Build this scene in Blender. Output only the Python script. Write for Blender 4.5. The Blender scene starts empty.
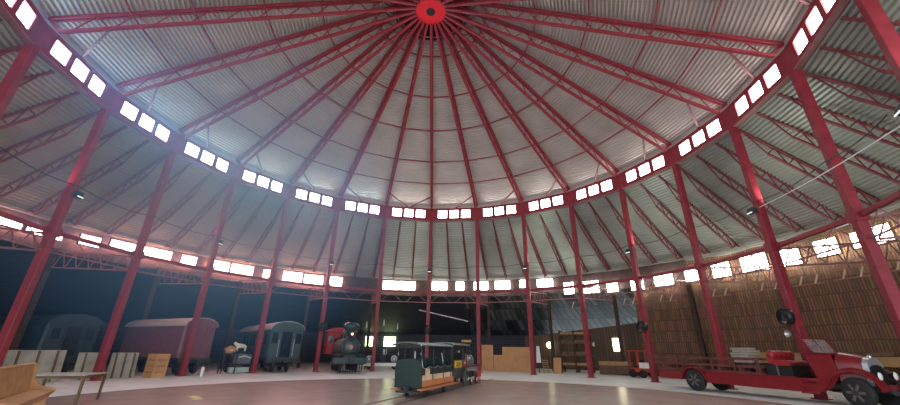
import bpy, bmesh, math, random
from mathutils import Vector, Matrix
random.seed(7)
SC = bpy.context.scene
COL = SC.collection

# ------------------------------------------------------------------ camera, world, light, exposure
CAM_F, CAM_TH, CAM_RO, CAM_YA = 365.904, 0.384103, 0.014961, 0.082210
D0, EYE = 16.017, 1.6
R, AZ0 = 16.233, 3.3186
def cam_axes():
    fw = Vector((math.sin(CAM_YA), math.cos(CAM_YA), 0)); rt = Vector((math.cos(CAM_YA), -math.sin(CAM_YA), 0))
    up = Vector((0, 0, 1))
    d = math.cos(CAM_TH)*fw + math.sin(CAM_TH)*up; u = -math.sin(CAM_TH)*fw + math.cos(CAM_TH)*up
    c, s = math.cos(CAM_RO), math.sin(CAM_RO)
    return c*rt + s*u, c*u - s*rt, d
cd = bpy.data.cameras.new('camera'); cam = bpy.data.objects.new('camera', cd); COL.objects.link(cam)
rt_, up_, fw_ = cam_axes()
m_ = Matrix((rt_, up_, -fw_)).transposed().to_4x4(); m_.translation = Vector((0, -D0, EYE)); cam.matrix_world = m_
cd.sensor_fit = 'HORIZONTAL'; cd.sensor_width = 36; cd.lens = 36*CAM_F/900; cd.clip_start = 0.05; cd.clip_end = 300
SC.camera = cam
SC.view_settings.view_transform = 'Standard'; SC.view_settings.look = 'None'
SC.view_settings.gamma = 1; SC.view_settings.use_curve_mapping = False
SC.view_settings.exposure = 0.62
w = bpy.data.worlds.new('sky'); SC.world = w; w.use_nodes = True
w.node_tree.nodes['Background'].inputs[0].default_value = (0.80, 0.90, 1.0, 1)
w.node_tree.nodes['Background'].inputs[1].default_value = 1.0
PANE = 10.0          # strength of the daylit panes
def area(name, loc, target, sx, sy, energy, color):
    l = bpy.data.lights.new(name, 'AREA'); l.shape = 'RECTANGLE'; l.size = sx; l.size_y = sy; l.energy = energy; l.color = color
    o = bpy.data.objects.new(name, l); COL.objects.link(o); o.location = loc
    o.rotation_euler = (Vector(target)-Vector(loc)).to_track_quat('-Z', 'Y').to_euler(); return o
area('fill_light_behind_camera', (0, -25, 4.5), (0, 0, 5.5), 26, 8, 2300, (1.0, 0.95, 0.90))  # added fill lamp; the open side behind the camera is made up

# ------------------------------------------------------------------ materials
def new_mat(name):
    m = bpy.data.materials.new(name); m.use_nodes = True
    return m, m.node_tree.nodes, m.node_tree.links, m.node_tree.nodes['Principled BSDF']
def mat(name, col, rough=0.6, metal=0.0, noise=0.12, scale=3.0, spec=0.4, coat=0.0, bump=0.0):
    m, N, L, b = new_mat(name)
    tc = N.new('ShaderNodeTexCoord'); nz = N.new('ShaderNodeTexNoise'); nz.inputs['Scale'].default_value = scale
    nz.inputs['Detail'].default_value = 4; L.new(tc.outputs['Object'], nz.inputs['Vector'])
    r = N.new('ShaderNodeValToRGB'); L.new(nz.outputs['Fac'], r.inputs[0])
    r.color_ramp.elements[0].position = 0.3; r.color_ramp.elements[1].position = 0.7
    r.color_ramp.elements[0].color = (*[max(0, c*(1-noise)) for c in col], 1); r.color_ramp.elements[1].color = (*[min(1, c*(1+noise)) for c in col], 1)
    L.new(r.outputs[0], b.inputs['Base Color'])
    b.inputs['Roughness'].default_value = rough; b.inputs['Metallic'].default_value = metal
    b.inputs['Specular IOR Level'].default_value = spec; b.inputs['Coat Weight'].default_value = coat
    if bump:
        bp = N.new('ShaderNodeBump'); bp.inputs['Strength'].default_value = bump; L.new(nz.outputs['Fac'], bp.inputs['Height']); L.new(bp.outputs[0], b.inputs['Normal'])
    return m
def emis(name, col, strength):
    m, N, L, b = new_mat(name)
    b.inputs['Base Color'].default_value = (0.8, 0.8, 0.8, 1); b.inputs['Emission Color'].default_value = (*col, 1); b.inputs['Emission Strength'].default_value = strength
    return m
M = {}
M['red'] = mat('red_painted_steel', (0.205, 0.017, 0.029), 0.5, noise=0.18)
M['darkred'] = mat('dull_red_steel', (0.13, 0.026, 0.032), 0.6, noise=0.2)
M['hub'] = mat('bright_red_paint', (0.62, 0.006, 0.02), 0.5, noise=0.05)
M['pinksteel'] = mat('faded_red_steel', (0.24, 0.10, 0.105), 0.5, noise=0.2)
M['greysteel'] = mat('pale_steel', (0.5, 0.48, 0.48), 0.5, noise=0.2)
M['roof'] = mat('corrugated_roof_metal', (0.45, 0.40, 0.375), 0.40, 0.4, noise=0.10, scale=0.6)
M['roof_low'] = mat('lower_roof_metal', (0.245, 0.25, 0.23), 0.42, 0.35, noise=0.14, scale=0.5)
M['pane'] = emis('daylit_pane', (1, 0.945, 0.91), PANE*1.1)
M['pane_low'] = emis('daylit_low_pane', (1, 0.95, 0.86), PANE*0.8)
M['pane_pink_cast'] = emis('pink_cast_pane', (1.0, 0.50, 0.54), PANE*1.5)  # pink put into the emission to tint the roof nearby
M['pane_blue_cast'] = emis('blue_cast_pane', (0.42, 0.74, 1.0), PANE*1.9)  # blue put into the emission to colour the left side
M['pane_shed'] = emis('shed_pane', (0.80, 1.0, 0.50), 3.6)
M['pane_warm'] = emis('warm_pane', (1.0, 0.95, 0.55), 4.0)
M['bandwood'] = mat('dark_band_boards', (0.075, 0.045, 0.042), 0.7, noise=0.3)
M['black'] = mat('black_paint', (0.012, 0.014, 0.016), 0.4, noise=0.2)
M['rubber'] = mat('tyre_rubber', (0.016, 0.016, 0.017), 0.8, noise=0.2)
M['dark'] = mat('dark_iron', (0.025, 0.030, 0.034), 0.55, noise=0.25)
M['concrete'] = mat('pale_concrete', (0.70, 0.72, 0.71), 0.55, noise=0.10, scale=0.7, spec=0.3)
M['yellow'] = mat('yellow_line_paint', (0.62, 0.52, 0.25), 0.6, noise=0.3)
M['wood'] = mat('honey_wood', (0.44, 0.235, 0.095), 0.45, noise=0.2, scale=5)
M['ply'] = mat('plywood', (0.43, 0.23, 0.10), 0.6, noise=0.15, scale=1.5)
M['lumber'] = mat('sawn_lumber', (0.33, 0.20, 0.09), 0.7, noise=0.25, scale=2)
M['oldlumber'] = mat('weathered_lumber', (0.12, 0.075, 0.045), 0.8, noise=0.35, scale=2)
M['greywood'] = mat('grey_weathered_board', (0.30, 0.29, 0.25), 0.8, noise=0.25, scale=2)
M['postwood'] = mat('dark_timber', (0.05, 0.028, 0.02), 0.75, noise=0.3)
M['white'] = mat('white_paint', (0.75, 0.76, 0.76), 0.5, noise=0.05)
M['chrome'] = mat('chrome', (0.75, 0.75, 0.77), 0.15, 1.0, noise=0.02)
M['silver'] = mat('silver_metal', (0.5, 0.52, 0.55), 0.35, 0.6, noise=0.1)
M['truck_red'] = mat('fire_engine_red', (0.17, 0.009, 0.014), 0.35, noise=0.12, coat=0.2)
M['cab_red'] = mat('cab_red', (0.36, 0.02, 0.035), 0.45, noise=0.15)
M['ladderwood'] = mat('red_brown_ladder_wood', (0.11, 0.035, 0.03), 0.6, noise=0.3)
M['tram_green'] = mat('dark_green_paint', (0.008, 0.023, 0.023), 0.35, noise=0.12)
M['coach_blue'] = mat('dark_slate_coach_paint', (0.032, 0.062, 0.080), 0.45, noise=0.2)
M['coach_purple'] = mat('maroon_coach_paint', (0.15, 0.06, 0.085), 0.5, noise=0.2)
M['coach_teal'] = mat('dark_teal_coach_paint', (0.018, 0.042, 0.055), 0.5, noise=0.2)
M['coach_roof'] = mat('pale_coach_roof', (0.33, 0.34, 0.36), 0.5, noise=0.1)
M['loco_blue'] = mat('blue_black_boiler', (0.028, 0.058, 0.068), 0.35, noise=0.2)
M['glassdark'] = mat('dark_window_glass', (0.01, 0.016, 0.024), 0.12, noise=0.05, spec=0.6)
M['signyellow'] = mat('sign_yellow', (0.75, 0.42, 0.01), 0.5, noise=0.02)
M['signred'] = mat('sign_red', (0.55, 0.02, 0.04), 0.5, noise=0.02)
M['brass'] = mat('brass', (0.55, 0.36, 0.12), 0.3, 0.9, noise=0.05)
M['blue'] = mat('grey_blue_paint', (0.12, 0.16, 0.20), 0.5, noise=0.3)
M['mint'] = mat('pale_mint_paint', (0.33, 0.42, 0.40), 0.6, noise=0.1)
M['seat'] = mat('red_leather', (0.26, 0.018, 0.024), 0.4, noise=0.1)

def floor_mat():
    m, N, L, b = new_mat('polished_brown_floor')
    tc = N.new('ShaderNodeTexCoord'); nz = N.new('ShaderNodeTexNoise'); nz.inputs['Scale'].default_value = 0.9; nz.inputs['Detail'].default_value = 6
    L.new(tc.outputs['Object'], nz.inputs['Vector'])
    r = N.new('ShaderNodeValToRGB'); L.new(nz.outputs['Fac'], r.inputs[0])
    r.color_ramp.elements[0].position = 0.3; r.color_ramp.elements[1].position = 0.75
    r.color_ramp.elements[0].color = (0.34, 0.245, 0.215, 1); r.color_ramp.elements[1].color = (0.43, 0.325, 0.295, 1)
    L.new(r.outputs[0], b.inputs['Base Color']); b.inputs['Roughness'].default_value = 0.26; b.inputs['Specular IOR Level'].default_value = 0.5
    return m
M['floor'] = floor_mat()
def lath_mat():
    m, N, L, b = new_mat('brown_lath_wall')
    uv = N.new('ShaderNodeUVMap')
    br = N.new('ShaderNodeTexBrick'); br.inputs['Scale'].default_value = 1.0
    br.inputs['Brick Width'].default_value = 0.16; br.inputs['Row Height'].default_value = 0.8; br.offset = 0.35
    br.inputs['Mortar Size'].default_value = 0.022; br.inputs['Mortar Smooth'].default_value = 0.3
    br.inputs['Color1'].default_value = (0.22, 0.098, 0.040, 1); br.inputs['Color2'].default_value = (0.10, 0.045, 0.024, 1); br.inputs['Mortar'].default_value = (0.045, 0.022, 0.015, 1)
    L.new(uv.outputs[0], br.inputs['Vector'])
    nz = N.new('ShaderNodeTexNoise'); nz.inputs['Scale'].default_value = 1.3; L.new(uv.outputs[0], nz.inputs['Vector'])
    mx = N.new('ShaderNodeMixRGB'); mx.blend_type = 'MULTIPLY'; mx.inputs[0].default_value = 0.6
    L.new(br.outputs['Color'], mx.inputs[1]); L.new(nz.outputs['Color'], mx.inputs[2])
    gm = N.new('ShaderNodeGamma'); gm.inputs[1].default_value = 0.85; L.new(mx.outputs[0], gm.inputs[0])
    L.new(gm.outputs[0], b.inputs['Base Color']); b.inputs['Roughness'].default_value = 0.75
    bp = N.new('ShaderNodeBump'); bp.inputs['Strength'].default_value = 0.8; bp.inputs['Distance'].default_value = 0.03; bp.invert = True
    L.new(br.outputs['Fac'], bp.inputs['Height']); L.new(bp.outputs[0], b.inputs['Normal'])
    return m
M['lath'] = lath_mat()
def uvboard(name, c1, c2, gap, bw, rh, rough=0.7, metal=0.0):
    m, N, L, b = new_mat(name)
    uv = N.new('ShaderNodeUVMap'); br = N.new('ShaderNodeTexBrick'); br.inputs['Scale'].default_value = 1.0
    br.inputs['Brick Width'].default_value = bw; br.inputs['Row Height'].default_value = rh; br.inputs['Mortar Size'].default_value = min(bw, rh)*0.09
    br.inputs['Color1'].default_value = (*c1, 1); br.inputs['Color2'].default_value = (*c2, 1); br.inputs['Mortar'].default_value = (*gap, 1)
    L.new(uv.outputs[0], br.inputs['Vector']); L.new(br.outputs['Color'], b.inputs['Base Color'])
    b.inputs['Roughness'].default_value = rough; b.inputs['Metallic'].default_value = metal
    return m
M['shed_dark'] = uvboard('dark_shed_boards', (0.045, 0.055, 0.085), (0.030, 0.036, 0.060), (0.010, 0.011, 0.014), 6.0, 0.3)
M['foil'] = uvboard('foil_faced_insulation', (0.20, 0.215, 0.21), (0.015, 0.017, 0.018), (0.008, 0.008, 0.008), 0.6, 3.4, 0.4, 0.2)
M['shed_brown'] = uvboard('brown_shed_boards', (0.10, 0.058, 0.036), (0.070, 0.040, 0.026), (0.03, 0.018, 0.012), 0.28, 5.0)
def glass_mat():
    m, N, L, b = new_mat('windscreen_glass')
    b.inputs['Base Color'].default_value = (0.9, 0.85, 0.88, 1); b.inputs['Roughness'].default_value = 0.12; b.inputs['Transmission Weight'].default_value = 0.9; b.inputs['IOR'].default_value = 1.1
    return m
M['glass'] = glass_mat()

M['lens'] = emis('lamp_lens', (0.75, 1.0, 0.95), 0.5)
M['headglass'] = mat('clear_lamp_glass', (0.8, 0.82, 0.8), 0.1, noise=0.03, spec=0.8)
M['amber'] = emis('amber_lamp', (1.0, 0.8, 0.3), 1.0)
M['plate'] = mat('pink_red_plate', (0.55, 0.22, 0.22), 0.5, noise=0.1)
M['boardwood'] = mat('orange_brown_wood', (0.46, 0.17, 0.07), 0.5, noise=0.15, scale=4)
M['palewood'] = mat('pale_cream_wood', (0.55, 0.43, 0.28), 0.5, noise=0.15, scale=4)
M['tramroof'] = mat('grey_green_canopy', (0.08, 0.12, 0.12), 0.4, noise=0.1)
M['spokewheel'] = mat('grey_green_wheel', (0.06, 0.09, 0.09), 0.5, noise=0.1)
M['orange'] = mat('orange_red_paint', (0.45, 0.06, 0.03), 0.5, noise=0.15)
M['palegrey'] = mat('pale_grey_board', (0.38, 0.36, 0.32), 0.7, noise=0.15)
M['rimgrey'] = mat('dull_rim_paint', (0.10, 0.09, 0.09), 0.5, noise=0.2)
M['boilergrey'] = mat('dull_boiler_metal', (0.22, 0.23, 0.22), 0.4, 0.5, noise=0.15)

# ------------------------------------------------------------------ mesh helpers
class MB:
    def __init__(s): s.v = []; s.f = []; s.sm = []; s.uv = {}
    def add(s, vs, fs, smooth=False, uvs=None):
        o = len(s.v); s.v += [tuple(p) for p in vs]
        for i, f in enumerate(fs):
            if uvs: s.uv[len(s.f)] = [uvs[j] for j in f]
            s.f.append(tuple(o+i_ for i_ in f)); s.sm.append(smooth)
        return s
    def box(s, c, d, rot=None):
        vs = [Vector((x*d[0]/2, y*d[1]/2, z*d[2]/2)) for x in (-1, 1) for y in (-1, 1) for z in (-1, 1)]
        if rot is not None: vs = [rot @ p for p in vs]
        c = Vector(c)
        return s.add([p+c for p in vs], [(0, 1, 3, 2), (4, 6, 7, 5), (0, 4, 5, 1), (2, 3, 7, 6), (0, 2, 6, 4), (1, 5, 7, 3)])
    def bx(s, x0, x1, y0, y1, z0, z1): return s.box(((x0+x1)/2, (y0+y1)/2, (z0+z1)/2), (x1-x0, y1-y0, z1-z0))
    def bev(s, x0, x1, y0, y1, z0, z1, b=0.03, axis='z'):
        # box with chamfered edges along one axis
        A = {'z': (0, 1, 2), 'x': (1, 2, 0), 'y': (2, 0, 1)}[axis]; lo = (x0, y0, z0); hi = (x1, y1, z1)
        u0, u1, v0, v1, w0, w1 = lo[A[0]], hi[A[0]], lo[A[1]], hi[A[1]], lo[A[2]], hi[A[2]]
        o = [(u0+b, v0), (u1-b, v0), (u1, v0+b), (u1, v1-b), (u1-b, v1), (u0+b, v1), (u0, v1-b), (u0, v0+b)]
        def P(u, v, w_):
            q = [0, 0, 0]; q[A[0]] = u; q[A[1]] = v; q[A[2]] = w_; return q
        vs = [P(u, v, w0) for u, v in o]+[P(u, v, w1) for u, v in o]; n = 8
        return s.add(vs, [tuple(range(n))[::-1], tuple(range(n, 2*n))]+[(i, (i+1) % n, n+(i+1) % n, n+i) for i in range(n)])
    def bar(s, p, q, w_=0.1, h=0.1, up=(0, 0, 1)):
        p = Vector(p); q = Vector(q); d = q-p
        if d.length < 1e-6: return s
        d.normalize(); u = Vector(up)
        if abs(d.dot(u)) > 0.98: u = Vector((1, 0, 0)) if abs(d.x) < 0.9 else Vector((0, 1, 0))
        a = d.cross(u).normalized(); b = a.cross(d).normalized()
        vs = [e+a*(x*w_/2)+b*(y*h/2) for e in (p, q) for x, y in ((-1, -1), (1, -1), (1, 1), (-1, 1))]
        return s.add(vs, [(3, 2, 1, 0), (4, 5, 6, 7)]+[(i, (i+1) % 4, 4+(i+1) % 4, 4+i) for i in range(4)])
    def tube(s, pts, r, n=8, caps=True):
        pts = [Vector(p) for p in pts]; rs = r if isinstance(r, (list, tuple)) else [r]*len(pts); rings = []
        a = None
        for i, p in enumerate(pts):
            d = (pts[min(i+1, len(pts)-1)]-pts[max(i-1, 0)]).normalized()
            if a is None:
                u = Vector((0, 0, 1)) if abs(d.z) < 0.95 else Vector((1, 0, 0)); a = d.cross(u).normalized()
            else: a = (a-d*a.dot(d)).normalized()
            b = d.cross(a)
            rings.append([p+(a*math.cos(2*math.pi*k/n)+b*math.sin(2*math.pi*k/n))*rs[i] for k in range(n)])
        vs = [p for g in rings for p in g]; fs = []
        for i in range(len(pts)-1):
            for k in range(n): fs.append((i*n+k, i*n+(k+1) % n, (i+1)*n+(k+1) % n, (i+1)*n+k))
        s.add(vs, fs, True)
        if caps: s.add(rings[0], [tuple(range(n))[::-1]]); s.add(rings[-1], [tuple(range(n))])
        return s
    def lathe(s, prof, c=(0, 0, 0), ax='z', n=24, smooth=True, caps=True):
        c = Vector(c); vs = []
        for r, h in prof:
            for k in range(n):
                a = 2*math.pi*k/n; x, y = r*math.cos(a), r*math.sin(a)
                vs.append(c+Vector({'z': (x, y, h), 'x': (h, x, y), 'y': (y, h, x)}[ax]))
        fs = [(i*n+k, i*n+(k+1) % n, (i+1)*n+(k+1) % n, (i+1)*n+k) for i in range(len(prof)-1) for k in range(n)]
        s.add(vs, fs, smooth)
        m = len(prof)-1
        if not caps: return s
        if prof[0][0] > 1e-5: s.add(vs[:n], [tuple(range(n))[::-1]])
        if prof[-1][0] > 1e-5: s.add(vs[m*n:], [tuple(range(n))])
        return s
    def cyl(s, c, r, h, ax='z', n=20): return s.lathe([(r, -h/2), (r, h/2)], c, ax, n)
    def prism(s, outline, y0, y1, axis='y', smooth=False):
        # outline in (x,z) extruded along y (or (y,z) along x)
        def P(a, b, t): return (a, t, b) if axis == 'y' else (t, a, b) if axis == 'x' else (a, b, t)
        n = len(outline); vs = [P(a, b, y0) for a, b in outline]+[P(a, b, y1) for a, b in outline]
        s.add(vs, [tuple(range(n))[::-1], tuple(range(n, 2*n))])
        return s.add(vs, [(i, (i+1) % n, n+(i+1) % n, n+i) for i in range(n)], smooth)
    def strip(s, A, B, smooth=False):
        n = len(A); return s.add(list(A)+list(B), [(i, i+1, n+i+1, n+i) for i in range(n-1)], smooth)
    def build(s, name, m, parent=None, **kw):
        me = bpy.data.meshes.new(name); me.from_pydata([tuple(v) for v in s.v], [], s.f); me.update()
        me.polygons.foreach_set('use_smooth', s.sm)
        if s.uv:
            l = me.uv_layers.new(name='UVMap')
            for p in me.polygons:
                if p.index in s.uv:
                    for li, u in zip(p.loop_indices, s.uv[p.index]): l.data[li].uv = u
        b = bmesh.new(); b.from_mesh(me); bmesh.ops.recalc_face_normals(b, faces=b.faces); b.to_mesh(me); b.free()
        me.materials.append(M[m] if isinstance(m, str) else m)
        o = bpy.data.objects.new(name, me); COL.objects.link(o)
        if parent: o.parent = parent
        for k, v in kw.items(): o[k] = v
        return o
def thing(name, label, cat, loc=(0, 0, 0), rotz=0.0, group=None):
    o = bpy.data.objects.new(name, None); o.empty_display_size = 0.2; COL.objects.link(o)
    o.location = loc; o.rotation_euler = (0, 0, rotz); o['label'] = label; o['category'] = cat
    if group: o['group'] = group
    return o
def tag(o, label, cat, group=None):
    o['label'] = label; o['category'] = cat
    if group: o['group'] = group
    return o
def struct(o, label, cat='building'):
    o['kind'] = 'structure'; o['label'] = label; o['category'] = cat; return o
def sprop(name, label, cat, **k):
    o = thing(name, label, cat, **k); o['kind'] = 'structure'; return o
def copy_tree(o, parent=None):
    c = o.copy(); COL.objects.link(c)
    if parent: c.parent = parent
    for ch in list(o.children): copy_tree(ch, c)
    return c
def A2(az): return math.radians(az)
def pol(az, r, z): return Vector((r*math.sin(A2(az)), r*math.cos(A2(az)), z))
def azk(k): return AZ0+15.0*k
def V(k, r, z): return pol(azk(k), r, z)
def bay(k, t, r, z): return V(k, r, z).lerp(V(k+1, r, z), t)
ORD = ['', 'first', 'second', 'third', 'fourth', 'fifth', 'sixth', 'seventh', 'eighth', 'ninth', 'tenth', 'eleventh', 'twelfth']
def colname(k):
    return 'the column behind the tram' if k == 0 else '%s column %s of the tram' % (ORD[abs(k)], 'right' if k > 0 else 'left')

# ------------------------------------------------------------------ the setting
SL, ZE, ZT, RT = 0.454, 14.25, 21.2, 0.9
def zr(r): return ZT-SL*(r-RT)                     # upper roof
SL2 = 0.654
def zl(r): return 12.75-SL2*(r-16.3)               # lower roof
R2 = 22.8
f = MB(); f.lathe([(0.001, 0), (42, 0)], (0, 0, -0.001), 'z', 96, False, False); struct(f.build('floor', 'concrete'), 'pale concrete slab floor around the brown centre', 'floor')
FC, FR = Vector((0.6, -4.3, 0)), 12.75
f = MB(); f.lathe([(0.001, 0.004), (FR, 0.004), (FR, -0.02)], FC, 'z', 128, False, False); struct(f.build('floor', 'floor'), 'polished pinkish brown floor in the middle of the hall', 'floor')
f = MB()
n = 96
pa = [FC+Vector((math.sin(a)*(FR-0.06), math.cos(a)*(FR-0.06), 0.006)) for a in [A2(-10+140*i/n) for i in range(n+1)]]
pb = [FC+Vector((math.sin(a)*(FR+0.14), math.cos(a)*(FR+0.14), 0.006)) for a in [A2(-10+140*i/n) for i in range(n+1)]]
f.strip(pa, pb); struct(f.build('trim_1', 'yellow'), 'worn yellow line round the brown floor', 'floor line')
for i, (x, y) in enumerate([(-7.55, -1.1), (-7.3, -1.45), (-7.05, -1.8)]):
    f = MB(); f.box((x, y, 0.007), (0.34, 0.30, 0.004), Matrix.Rotation(-0.5, 3, 'Z')); struct(f.build('trim_%d' % (2+i), 'yellow'), 'yellow painted dash on the brown floor, %s of three' % ORD[i+1], 'floor line')

def corrugated(name, r0, r1, zf, ks, m, pitch=0.18, amp=0.10, nseg=1):
    f = MB(); nr = int((r1-r0)/pitch)
    prof = []
    for i in range(nr):
        a = r0+i*pitch
        prof += [(a, 0), (a+pitch*0.38, 0), (a+pitch*0.5, amp), (a+pitch*0.88, amp)]
    prof.append((r1, 0))
    for k in ks:
        A = [V(k, r, zf(r)+h) for r, h in prof]; B = [V(k+1, r, zf(r)+h) for r, h in prof]
        f.strip(A, B)
    return f.build(name, m)
struct(corrugated('ceiling', 2.2, 16.95, zr, range(-12, 12), 'roof'), 'grey corrugated metal cone roof with ribs running round', 'ceiling')
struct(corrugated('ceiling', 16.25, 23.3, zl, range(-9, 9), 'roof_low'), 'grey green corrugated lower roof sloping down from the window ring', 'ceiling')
f = MB(); f.lathe([(2.3, 20.4), (2.3, 22.4), (0.001, 22.8)], (0, 0, 0), 'z', 24, False, False); struct(f.build('trim_20', 'black'), 'black roof vent above the red hub', 'vent')

# clerestory: sill, header, posts between windows
sill = MB(); 
for k in range(-12, 12):
    for z0, z1, d in ((12.74, 12.93, 0.16), (13.84, 13.92, 0.16)):
        sill.bar(V(k, R, (z0+z1)/2), V(k+1, R, (z0+z1)/2), d, z1-z0)
struct(sill.build('trim_21', 'red'), 'red steel sill and header ring of the upper windows', 'wall')
f = MB()
for k in range(-12, 12): f.bar(V(k, 16.25, 12.70), V(k+1, 16.25, 12.70), 0.26, 0.05)
struct(f.build('trim_5', 'pinksteel'), 'thin pinkish flashing under the upper windows', 'trim')
f = MB()
for k in range(-12, 12): f.bar(V(k, R+0.02, 14.1), V(k+1, R+0.02, 14.1), 0.1, 0.38)
struct(f.build('trim_22', 'roof'), 'pale grey sheet strip between upper windows and cone roof', 'wall')
SPL = [(0.15, 0.34), (0.405, 0.595), (0.66, 0.85)]
for k in range(-12, 12):
    nm = 'window_%d' % (k+13)
    lab = 'row of three bright panes in the upper ring, clockwise from %s' % colname(k) if -8 <= k <= 8 else 'row of three upper panes behind the viewer, %s clockwise from the hub line' % ORD[min(12, abs(k))]
    w_ = sprop(nm, lab, 'window', loc=bay(k, 0.5, R, 12.92), rotz=-A2(azk(k)+7.5))
    inv = lambda p: p
    wd = (V(k+1, R, 0)-V(k, R, 0)).length
    fr = MB()
    edges = [0.0]+[x for a in SPL for x in a]+[1.0]
    for i in range(0, len(edges), 2):
        x0, x1 = (edges[i]-0.5)*wd, (edges[i+1]-0.5)*wd
        fr.bx(x0, x1, -0.06, 0.06, 0.0, 0.93)
    fr.bx(-0.36*wd, 0.36*wd, -0.05, 0.05, 0.0, 0.07); fr.bx(-0.36*wd, 0.36*wd, -0.05, 0.05, 0.81, 0.93)
    fr.build('frame', 'red', w_)
    for a, b in SPL:
        p = MB(); p.bx((a-0.5)*wd, (b-0.5)*wd, 0.0, 0.03, 0.08, 0.80); p.build('pane', 'pane_blue_cast' if -8 <= k < -1 else 'pane', w_)

# ring beam at mid height, its lower chord and lattice
f = MB()
for k in range(-9, 9): f.bar(V(k, R+0.05, 6.22), V(k+1, R+0.05, 6.22), 0.16, 0.17)
struct(f.build('trim_6', 'red'), 'red steel ring beam joining the columns at mid height', 'beam')
f = MB()
for k in range(-9, 9):
    f.bar(V(k, R, 5.36), V(k+1, R, 5.36), 0.05, 0.06)
    for t in (0.04, 0.54):
        a, b = bay(k, t, R, 5.38), bay(k, t+0.21, R, 6.12); c = bay(k, t+0.42, R, 5.38)
        f.bar(a, b, 0.032, 0.032); f.bar(b, c, 0.032, 0.032)
struct(f.build('trim_7', 'pinksteel'), 'pale lattice ring hanging under the mid height beam', 'lattice')

# outer band above the sheds, with the low windows
# azimuth, width, sill height, head height of each low window
LOWWIN = [(-78.55, 1.31, 7.42, 7.95), (-75.32, 0.8, 7.36, 7.78), (-72.57, 0.55, 7.32, 7.76), (-68.31, 1.09, 7.4, 8.0), (-63.59, 1.49, 7.53, 8.12), (-58.12, 1.9, 7.42, 8.15), (-52.57, 1.06, 7.29, 8.11), (-46.94, 1.6, 7.27, 8.15), (-42.23, 1.77, 7.23, 8.14), (-36.83, 0.76, 7.3, 8.04), (-31.28, 1.69, 7.2, 8.15), (-26.38, 1.75, 7.12, 8.1), (-21.01, 1.15, 7.26, 8.13), (-7.24, 1.52, 7.26, 8.12), (-2.94, 1.64, 7.28, 8.14), (5.63, 1.55, 7.36, 8.18), (11.06, 0.83, 7.37, 8.18), (16.6, 1.44, 7.35, 8.16), (22.21, 1.52, 7.37, 8.19), (27.62, 0.75, 7.46, 8.19), (33.01, 1.55, 7.39, 8.16), (38.69, 0.93, 6.6, 7.65), (43.82, 1.43, 6.55, 7.6), (48.6, 0.95, 6.48, 7.36), (53.94, 1.06, 6.44, 7.33), (59.28, 1.46, 6.56, 7.52), (64.82, 1.08, 6.62, 7.55), (69.9, 1.2, 6.6, 7.65), (75.3, 1.59, 6.61, 7.67), (80.32, 1.33, 6.58, 7.58), (85.56, 1.15, 6.71, 7.59), (89.47, 0.59, 6.76, 7.55), (92.11, 0.85, 6.72, 7.58)]
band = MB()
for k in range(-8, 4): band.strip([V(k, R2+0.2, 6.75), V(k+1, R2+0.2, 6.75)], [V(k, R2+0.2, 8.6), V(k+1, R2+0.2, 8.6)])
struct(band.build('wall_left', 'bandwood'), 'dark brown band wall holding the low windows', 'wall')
RW = 22.4
for i, (am, wd, zb, zt) in enumerate(LOWWIN):
    o = sprop('window_%d' % (30+i), 'bright low window under the lower roof, number %d counting from the left edge' % (i+1), 'window', loc=pol(am, RW, zb), rotz=-A2(am))
    h = zt-zb
    fr = MB()
    for x0, x1, q0, q1 in ((-wd/2-0.07, -wd/2, -0.07, h+0.07), (wd/2, wd/2+0.07, -0.07, h+0.07), (-wd/2, wd/2, -0.07, 0), (-wd/2, wd/2, h, h+0.07)): fr.bx(x0, x1, -0.05, 0.06, q0, q1)
    if wd > 1.4: fr.bx(-0.03, 0.03, -0.03, 0.05, 0, h)
    if i in (21, 22): fr.bx(-wd/2, wd/2, -0.03, 0.05, h*0.48, h*0.58)
    fr.build('frame', 'lumber' if am > 46 else 'darkred', o)
    p = MB(); p.bx(-wd/2, wd/2, 0.0, 0.03, 0, h); p.build('pane', 'pane_pink_cast' if am < -10 else 'pane_low', o)

def arcwall(name, r, a0, a1, z0, z1, m, n=40, ztop=None):
    f = MB()
    for i in range(n):
        aa, ab = a0+(a1-a0)*i/n, a0+(a1-a0)*(i+1)/n; ua, ub = A2(aa)*r, A2(ab)*r
        ta = z1 if ztop is None else ztop(aa); tb = z1 if ztop is None else ztop(ab)
        f.add([pol(aa, r, z0), pol(ab, r, z0), pol(ab, r, tb), pol(aa, r, ta)], [(0, 1, 2, 3)], uvs=[(ua, z0), (ub, z0), (ub, tb), (ua, ta)])
    return f.build(name, m)
struct(arcwall('wall_right', 23.1, 52, 122, 0, 8.55, 'lath', 60), 'tall brown wall of short vertical laths at the right', 'wall')
def arcroof(name, r0, z0, r1, z1, a0, a1, m, n=30):
    f = MB()
    for i in range(n):
        aa, ab = a0+(a1-a0)*i/n, a0+(a1-a0)*(i+1)/n
        L_ = math.hypot(r1-r0, z1-z0); u = lambda a: A2(a)*28
        f.add([pol(aa, r0, z0), pol(ab, r0, z0), pol(ab, r1, z1), pol(aa, r1, z1)], [(0, 1, 2, 3)], uvs=[(u(aa), 0), (u(ab), 0), (u(ab), L_), (u(aa), L_)])
    return f.build(name, m)
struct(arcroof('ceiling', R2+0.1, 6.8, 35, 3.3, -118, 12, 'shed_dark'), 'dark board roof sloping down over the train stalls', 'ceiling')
struct(arcroof('ceiling', R2+0.1, 6.8, 35, 3.3, 12, 58, 'foil'), 'silver foil panels with black gaps under the right shed roof', 'ceiling')
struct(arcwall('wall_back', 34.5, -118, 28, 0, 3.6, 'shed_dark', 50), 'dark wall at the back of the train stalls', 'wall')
struct(arcwall('wall_partition', 27.6, 25, 57, 0, 4.0, 'shed_brown', 30, ztop=lambda a: 3.1+1.6*(a-25)/32 if a < 52 else 4.4), 'brown board partition wall at the back right', 'wall')

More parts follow.
